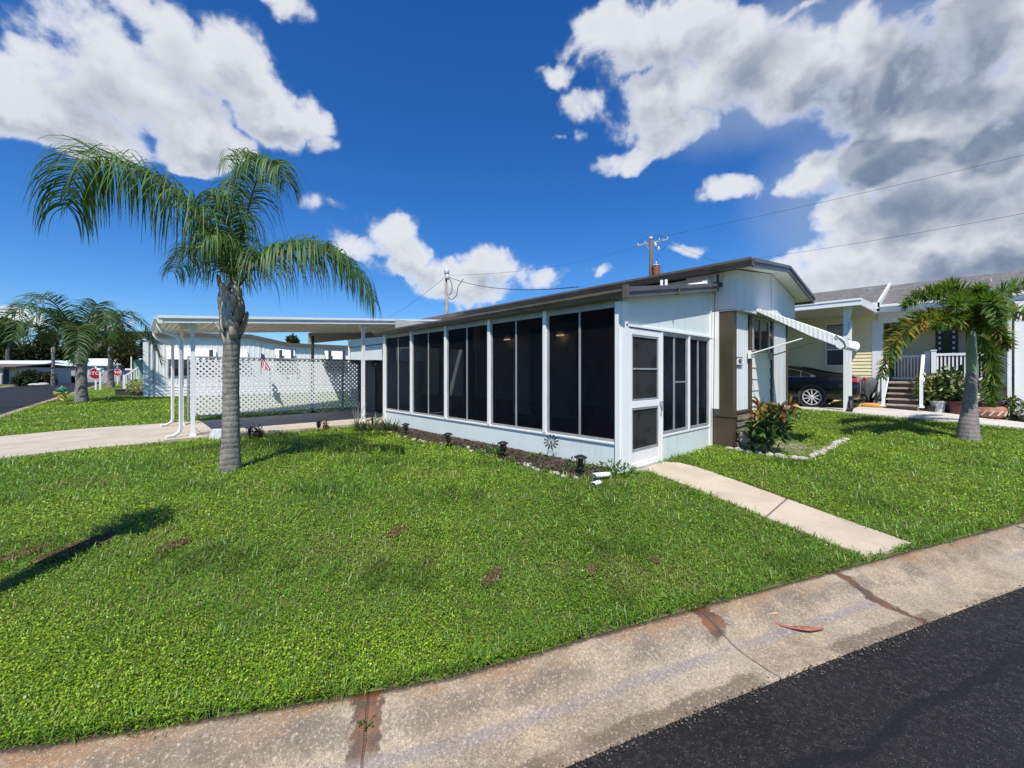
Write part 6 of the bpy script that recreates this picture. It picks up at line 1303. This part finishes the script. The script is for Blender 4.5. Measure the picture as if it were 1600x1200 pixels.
# ================================================================== TREE BEHIND THE CAMERA whose trunk shadow crosses the left lawn
e = gp(215, 818); t0 = Vector((e.x, e.y, 0))-LH*(2.45/math.tan(R_(SUN_EL))); zt0 = gz(t0.x, t0.y)
o = thing('young_tree', (t0.x, t0.y, zt0), 'young tree outside the left edge throwing a shadow on the lawn', 'tree')
b = MB(); b.tube([(t0.x, t0.y, zt0-.1), (t0.x, t0.y, 1.3), (t0.x, t0.y, 2.3)], [.13, .11, .08], 10); b.build('trunk', BARK, o, smooth=True); leaves(260, ball((t0.x, t0.y, 2.42), .27, 1., .1), .14, .05, [(.04, .08, .02), (.06, .11, .02)], o, 'crown')
# ================================================================== GRASS
def pip(x, y, poly):
    ins = np.zeros(x.shape, bool); n = len(poly); j = n-1
    for i in range(n):
        xi, yi = poly[i]; xj, yj = poly[j]; c_ = ((yi > y) != (yj > y)) & (x < (xj-xi)*(y-yi)/(yj-yi+1e-12)+xi); ins ^= c_; j = i
    return ins
pathpoly = [(p.x, p.y) for p in PA]+[(p.x, p.y) for p in reversed(PB)]; npoly = [(p.x, p.y) for p in nA]+[(p.x, p.y) for p in reversed(nB)]
bedp = [(gp(*q).x, gp(*q).y) for q in ((1185, 694), (1225, 690), (1290, 697), (1280, 706), (1215, 711), (1185, 707))]
def lawn(n, dmin, dmax, name, blade, seed, half=1.75):
    r = np.random.default_rng(seed); d = dmin*(dmax/dmin)**r.uniform(0, 1, n); a = r.uniform(-half, half, n)
    X = CAM.x+d*(a*RX+FX); Y = CAM.y+d*(a*RY+FY)
    s, _ = sdist(X, Y)
    def nz(f, ph): return np.sin(X*f+ph)*np.cos(Y*f*1.13+ph*1.7)+.5*np.sin(X*f*2.3+Y*f*1.9+ph*3)+.35*np.sin(X*f*5.1-Y*f*4.3+ph)
    patch = .6*nz(1.25, 1.3)+.6*nz(.45, 2.2); patch2 = nz(2.6, 4.1); fr = nz(9, 2.)
    ok = (s > (-.02 if blade else .012)+.025*fr) & (X > -8.29+.02*fr)
    ok &= ~((X > -.08) & (X < 3.2) & (Y > -.015) & (Y < 7.6)) & ~((X > 3.08) & (X < 7) & (Y > -.42) & (Y < 18.1))
    ok &= ~pip(X-.01*fr, Y+.015*fr, pathpoly) & ~pip(X, Y, npoly) & ~((X > -8.4) & (X < 3) & (Y > 7.55+.03*fr) & (Y < 11.7+.1*(X > -3)*(X+3)))
    bedx = -(.60+.10*np.sin(Y*1.7)); ok &= ~((X > bedx-.04+.05*fr) & (X < 0) & (Y > .22) & (Y < 7.7) & (r.uniform(0, 1, n) > .05+.55*np.clip((-X-.28)/.35, 0, 1)*(.5+.5*fr)))
    ok &= ~(pip(X+.05*fr, Y, bedp) & (r.uniform(0, 1, n) > .28)); ok &= ~((X > 14) & (Y > -9)) & ~((X > -5.0) & (Y > 28.5))
    for (bx, by, br, be) in BARE: ok &= ~((((X-bx)*.9+(Y-by)*.4)**2/br**2+((Y-by)*.9-(X-bx)*.4)**2/be**2 < 1+.3*fr) & (r.uniform(0, 1, n) > .22))
    tuft = (patch2 > .55) | (s < .12)
    if blade: ok &= tuft | (r.uniform(0, 1, n) < .55)
    X, Y, d, patch, patch2, s, tuft = [v[ok] for v in (X, Y, d, patch, patch2, s, tuft)]; n = len(X); Z = terrain(X, Y); sc_ = np.clip((d/3.4)**.85, .85, 4.5)
    ang = r.uniform(0, 2*np.pi, n)
    if blade:
        L = r.uniform(.035, .085, n)*np.where(s < .12, 1.15, 1)*np.minimum(sc_, 1.6); wd = .0024*sc_*r.uniform(.7, 1.3, n); el_ = r.uniform(.25, 1.2, n)
        z0 = r.uniform(.0, .02, n)
    else:
        L = r.uniform(.009, .018, n)*sc_; wd = L*r.uniform(.28, .5, n); el_ = r.normal(.12, .45, n); z0 = r.uniform(.002, .038, n)+.012*np.sin(patch*3)
    dv = np.stack([np.cos(ang)*np.cos(el_), np.sin(ang)*np.cos(el_), np.sin(el_)], 1); sv = np.stack([-np.sin(ang), np.cos(ang), r.normal(0, .35 if not blade else .1, n)], 1)
    p0 = np.stack([X, Y, Z+z0], 1)
    if blade:
        pm = p0+dv*(L*.55)[:, None]; dv2 = nrm(dv+np.array([0, 0, -.55])); pt_ = pm+dv2*(L*.5)[:, None]
        V = np.stack([p0-sv*wd[:, None], p0+sv*wd[:, None], pm+sv*wd[:, None]*.9, pm-sv*wd[:, None]*.9, pt_], 1).reshape(-1, 3); q = np.arange(n)*5
        Fc = np.concatenate([np.stack([q, q+1, q+2, q+3], 1), np.stack([q+3, q+2, q+4, q+4], 1)]); k = 5
        Fc = np.stack([q, q+1, q+2, q+3], 1); tri = np.stack([q+3, q+2, q+4], 1)
        V2 = V
    else:
        V2 = np.stack([p0, p0+dv*(L*.5)[:, None]+sv*wd[:, None], p0+dv*L[:, None], p0+dv*(L*.5)[:, None]-sv*wd[:, None]], 1).reshape(-1, 3); Fc = np.arange(4*n).reshape(-1, 4); k = 4; tri = None
    mixv = np.clip(.5+.35*patch+r.normal(0, .3, n), 0, 1)[:, None]
    c1 = np.array([.115, .225, .011]); c2 = np.array([.255, .37, .018]); c = c1*(1-mixv)+c2*mixv
    if blade: c = np.array([.08, .185, .016])*(1-mixv)+np.array([.15, .27, .025])*mixv
    c = c*r.uniform(.5, 1.75, n)[:, None]
    yl = (r.uniform(0, 1, n) < (.05 if not blade else .09))[:, None]; c = np.where(yl, np.array([.30, .29, .07])*r.uniform(.6, 1.2, n)[:, None], c)
    dry = (np.clip((nz(1.9, 5.5)-.8)*1.2, 0, .5)*r.uniform(.3, 1, n))[:, None]; c = c*(1-dry)+np.array([.26, .25, .07])*dry; dk = np.clip((patch2-.7)*.6, 0, .3)[:, None]; c = c*(1-dk)
    if tri is None: return npmesh(name, V2, Fc, GRASSM, np.repeat(c, k, axis=0))
    me = bpy.data.meshes.new(name); me.vertices.add(len(V2)); me.vertices.foreach_set('co', V2.astype(np.float32).ravel())
    li = np.concatenate([Fc.ravel(), tri.ravel()]).astype(np.int32); me.loops.add(len(li)); me.loops.foreach_set('vertex_index', li)
    me.polygons.add(2*n); me.polygons.foreach_set('loop_start', np.concatenate([np.arange(n)*4, 4*n+np.arange(n)*3]).astype(np.int32)); me.polygons.foreach_set('loop_total', np.concatenate([np.full(n, 4), np.full(n, 3)]).astype(np.int32))
    me.update(calc_edges=True); me.materials.append(GRASSM); at_ = me.color_attributes.new('tint', 'FLOAT_COLOR', 'POINT'); t = np.ones((len(V2), 4), np.float32); t[:, :3] = np.repeat(c, 5, axis=0); at_.data.foreach_set('color', t.ravel())
    o = bpy.data.objects.new(name, me); COL.objects.link(o); return o
BARE = []
for px, py, rx_, ry_ in ((125, 858, .26, .12), (272, 855, .11, .07), (30, 870, .16, .07), (1022, 878, .05, .04), (925, 893, .07, .04), (622, 833, .12, .06), (770, 905, .12, .05)):
    q = gp(px, py); BARE.append((q.x, q.y, rx_, ry_))
BP = []
for (bx, by, br, be) in BARE:
    k_ = int(9000*br*be/.02)+60; a_ = rng.uniform(0, 6.283, k_); q_ = np.sqrt(rng.uniform(0, 1, k_))*1.05; u_1 = br*q_*np.cos(a_); u_2 = be*q_*np.sin(a_); BP.append(np.stack([bx+.93*u_1-.40*u_2, by+.40*u_1+.93*u_2], 1))
BP = np.concatenate(BP); tag(scatter_chips(len(BP), lambda k: BP, .011, .0035, [(.22, .12, .06), (.14, .08, .045), (.32, .22, .13), (.10, .12, .03)], 'dry_thatch', .02, .35), kind='stuff')
ne = 2200; ia = rng.uniform(float(sdist([-5.5], [-.4])[1][0]), float(sdist([6.], [-5.])[1][0]), ne)
ex_ = np.interp(ia, arc, CU[:, 0]); ey_ = np.interp(ia, arc, CU[:, 1]); nx_1 = np.interp(ia, arc, OUT[:, 0]); ny_1 = np.interp(ia, arc, OUT[:, 1]); oo = .575+rng.normal(0, .012, ne)+np.abs(rng.normal(0, .03, ne))
EP = np.stack([ex_+nx_1*oo, ey_+ny_1*oo], 1); eg = scatter_chips(ne, lambda k: EP, .0045, .0035, [(.20, .16, .11), (.30, .27, .22), (.10, .07, .045), (.05, .045, .04)], 'gravel', .0, .5)
vz = np.zeros(len(eg.data.vertices)*3, np.float32); eg.data.vertices.foreach_get('co', vz); vz = vz.reshape(-1, 3); zt1 = zcurb(vz[:, 0], vz[:, 1])-.109; vz[:, 2] = zt1+rng.uniform(-.001, .004, len(vz)); eg.data.vertices.foreach_set('co', vz.ravel()); tag(eg, kind='stuff')
tag(lawn(1280000, 1.15, 48, 'grass', False, 11), 'short clover-like lawn leaves', 'grass', kind='stuff')
tag(lawn(560000, 1.15, 30, 'long_grass', True, 12), 'longer grass blades in the lawn', 'grass', kind='stuff')
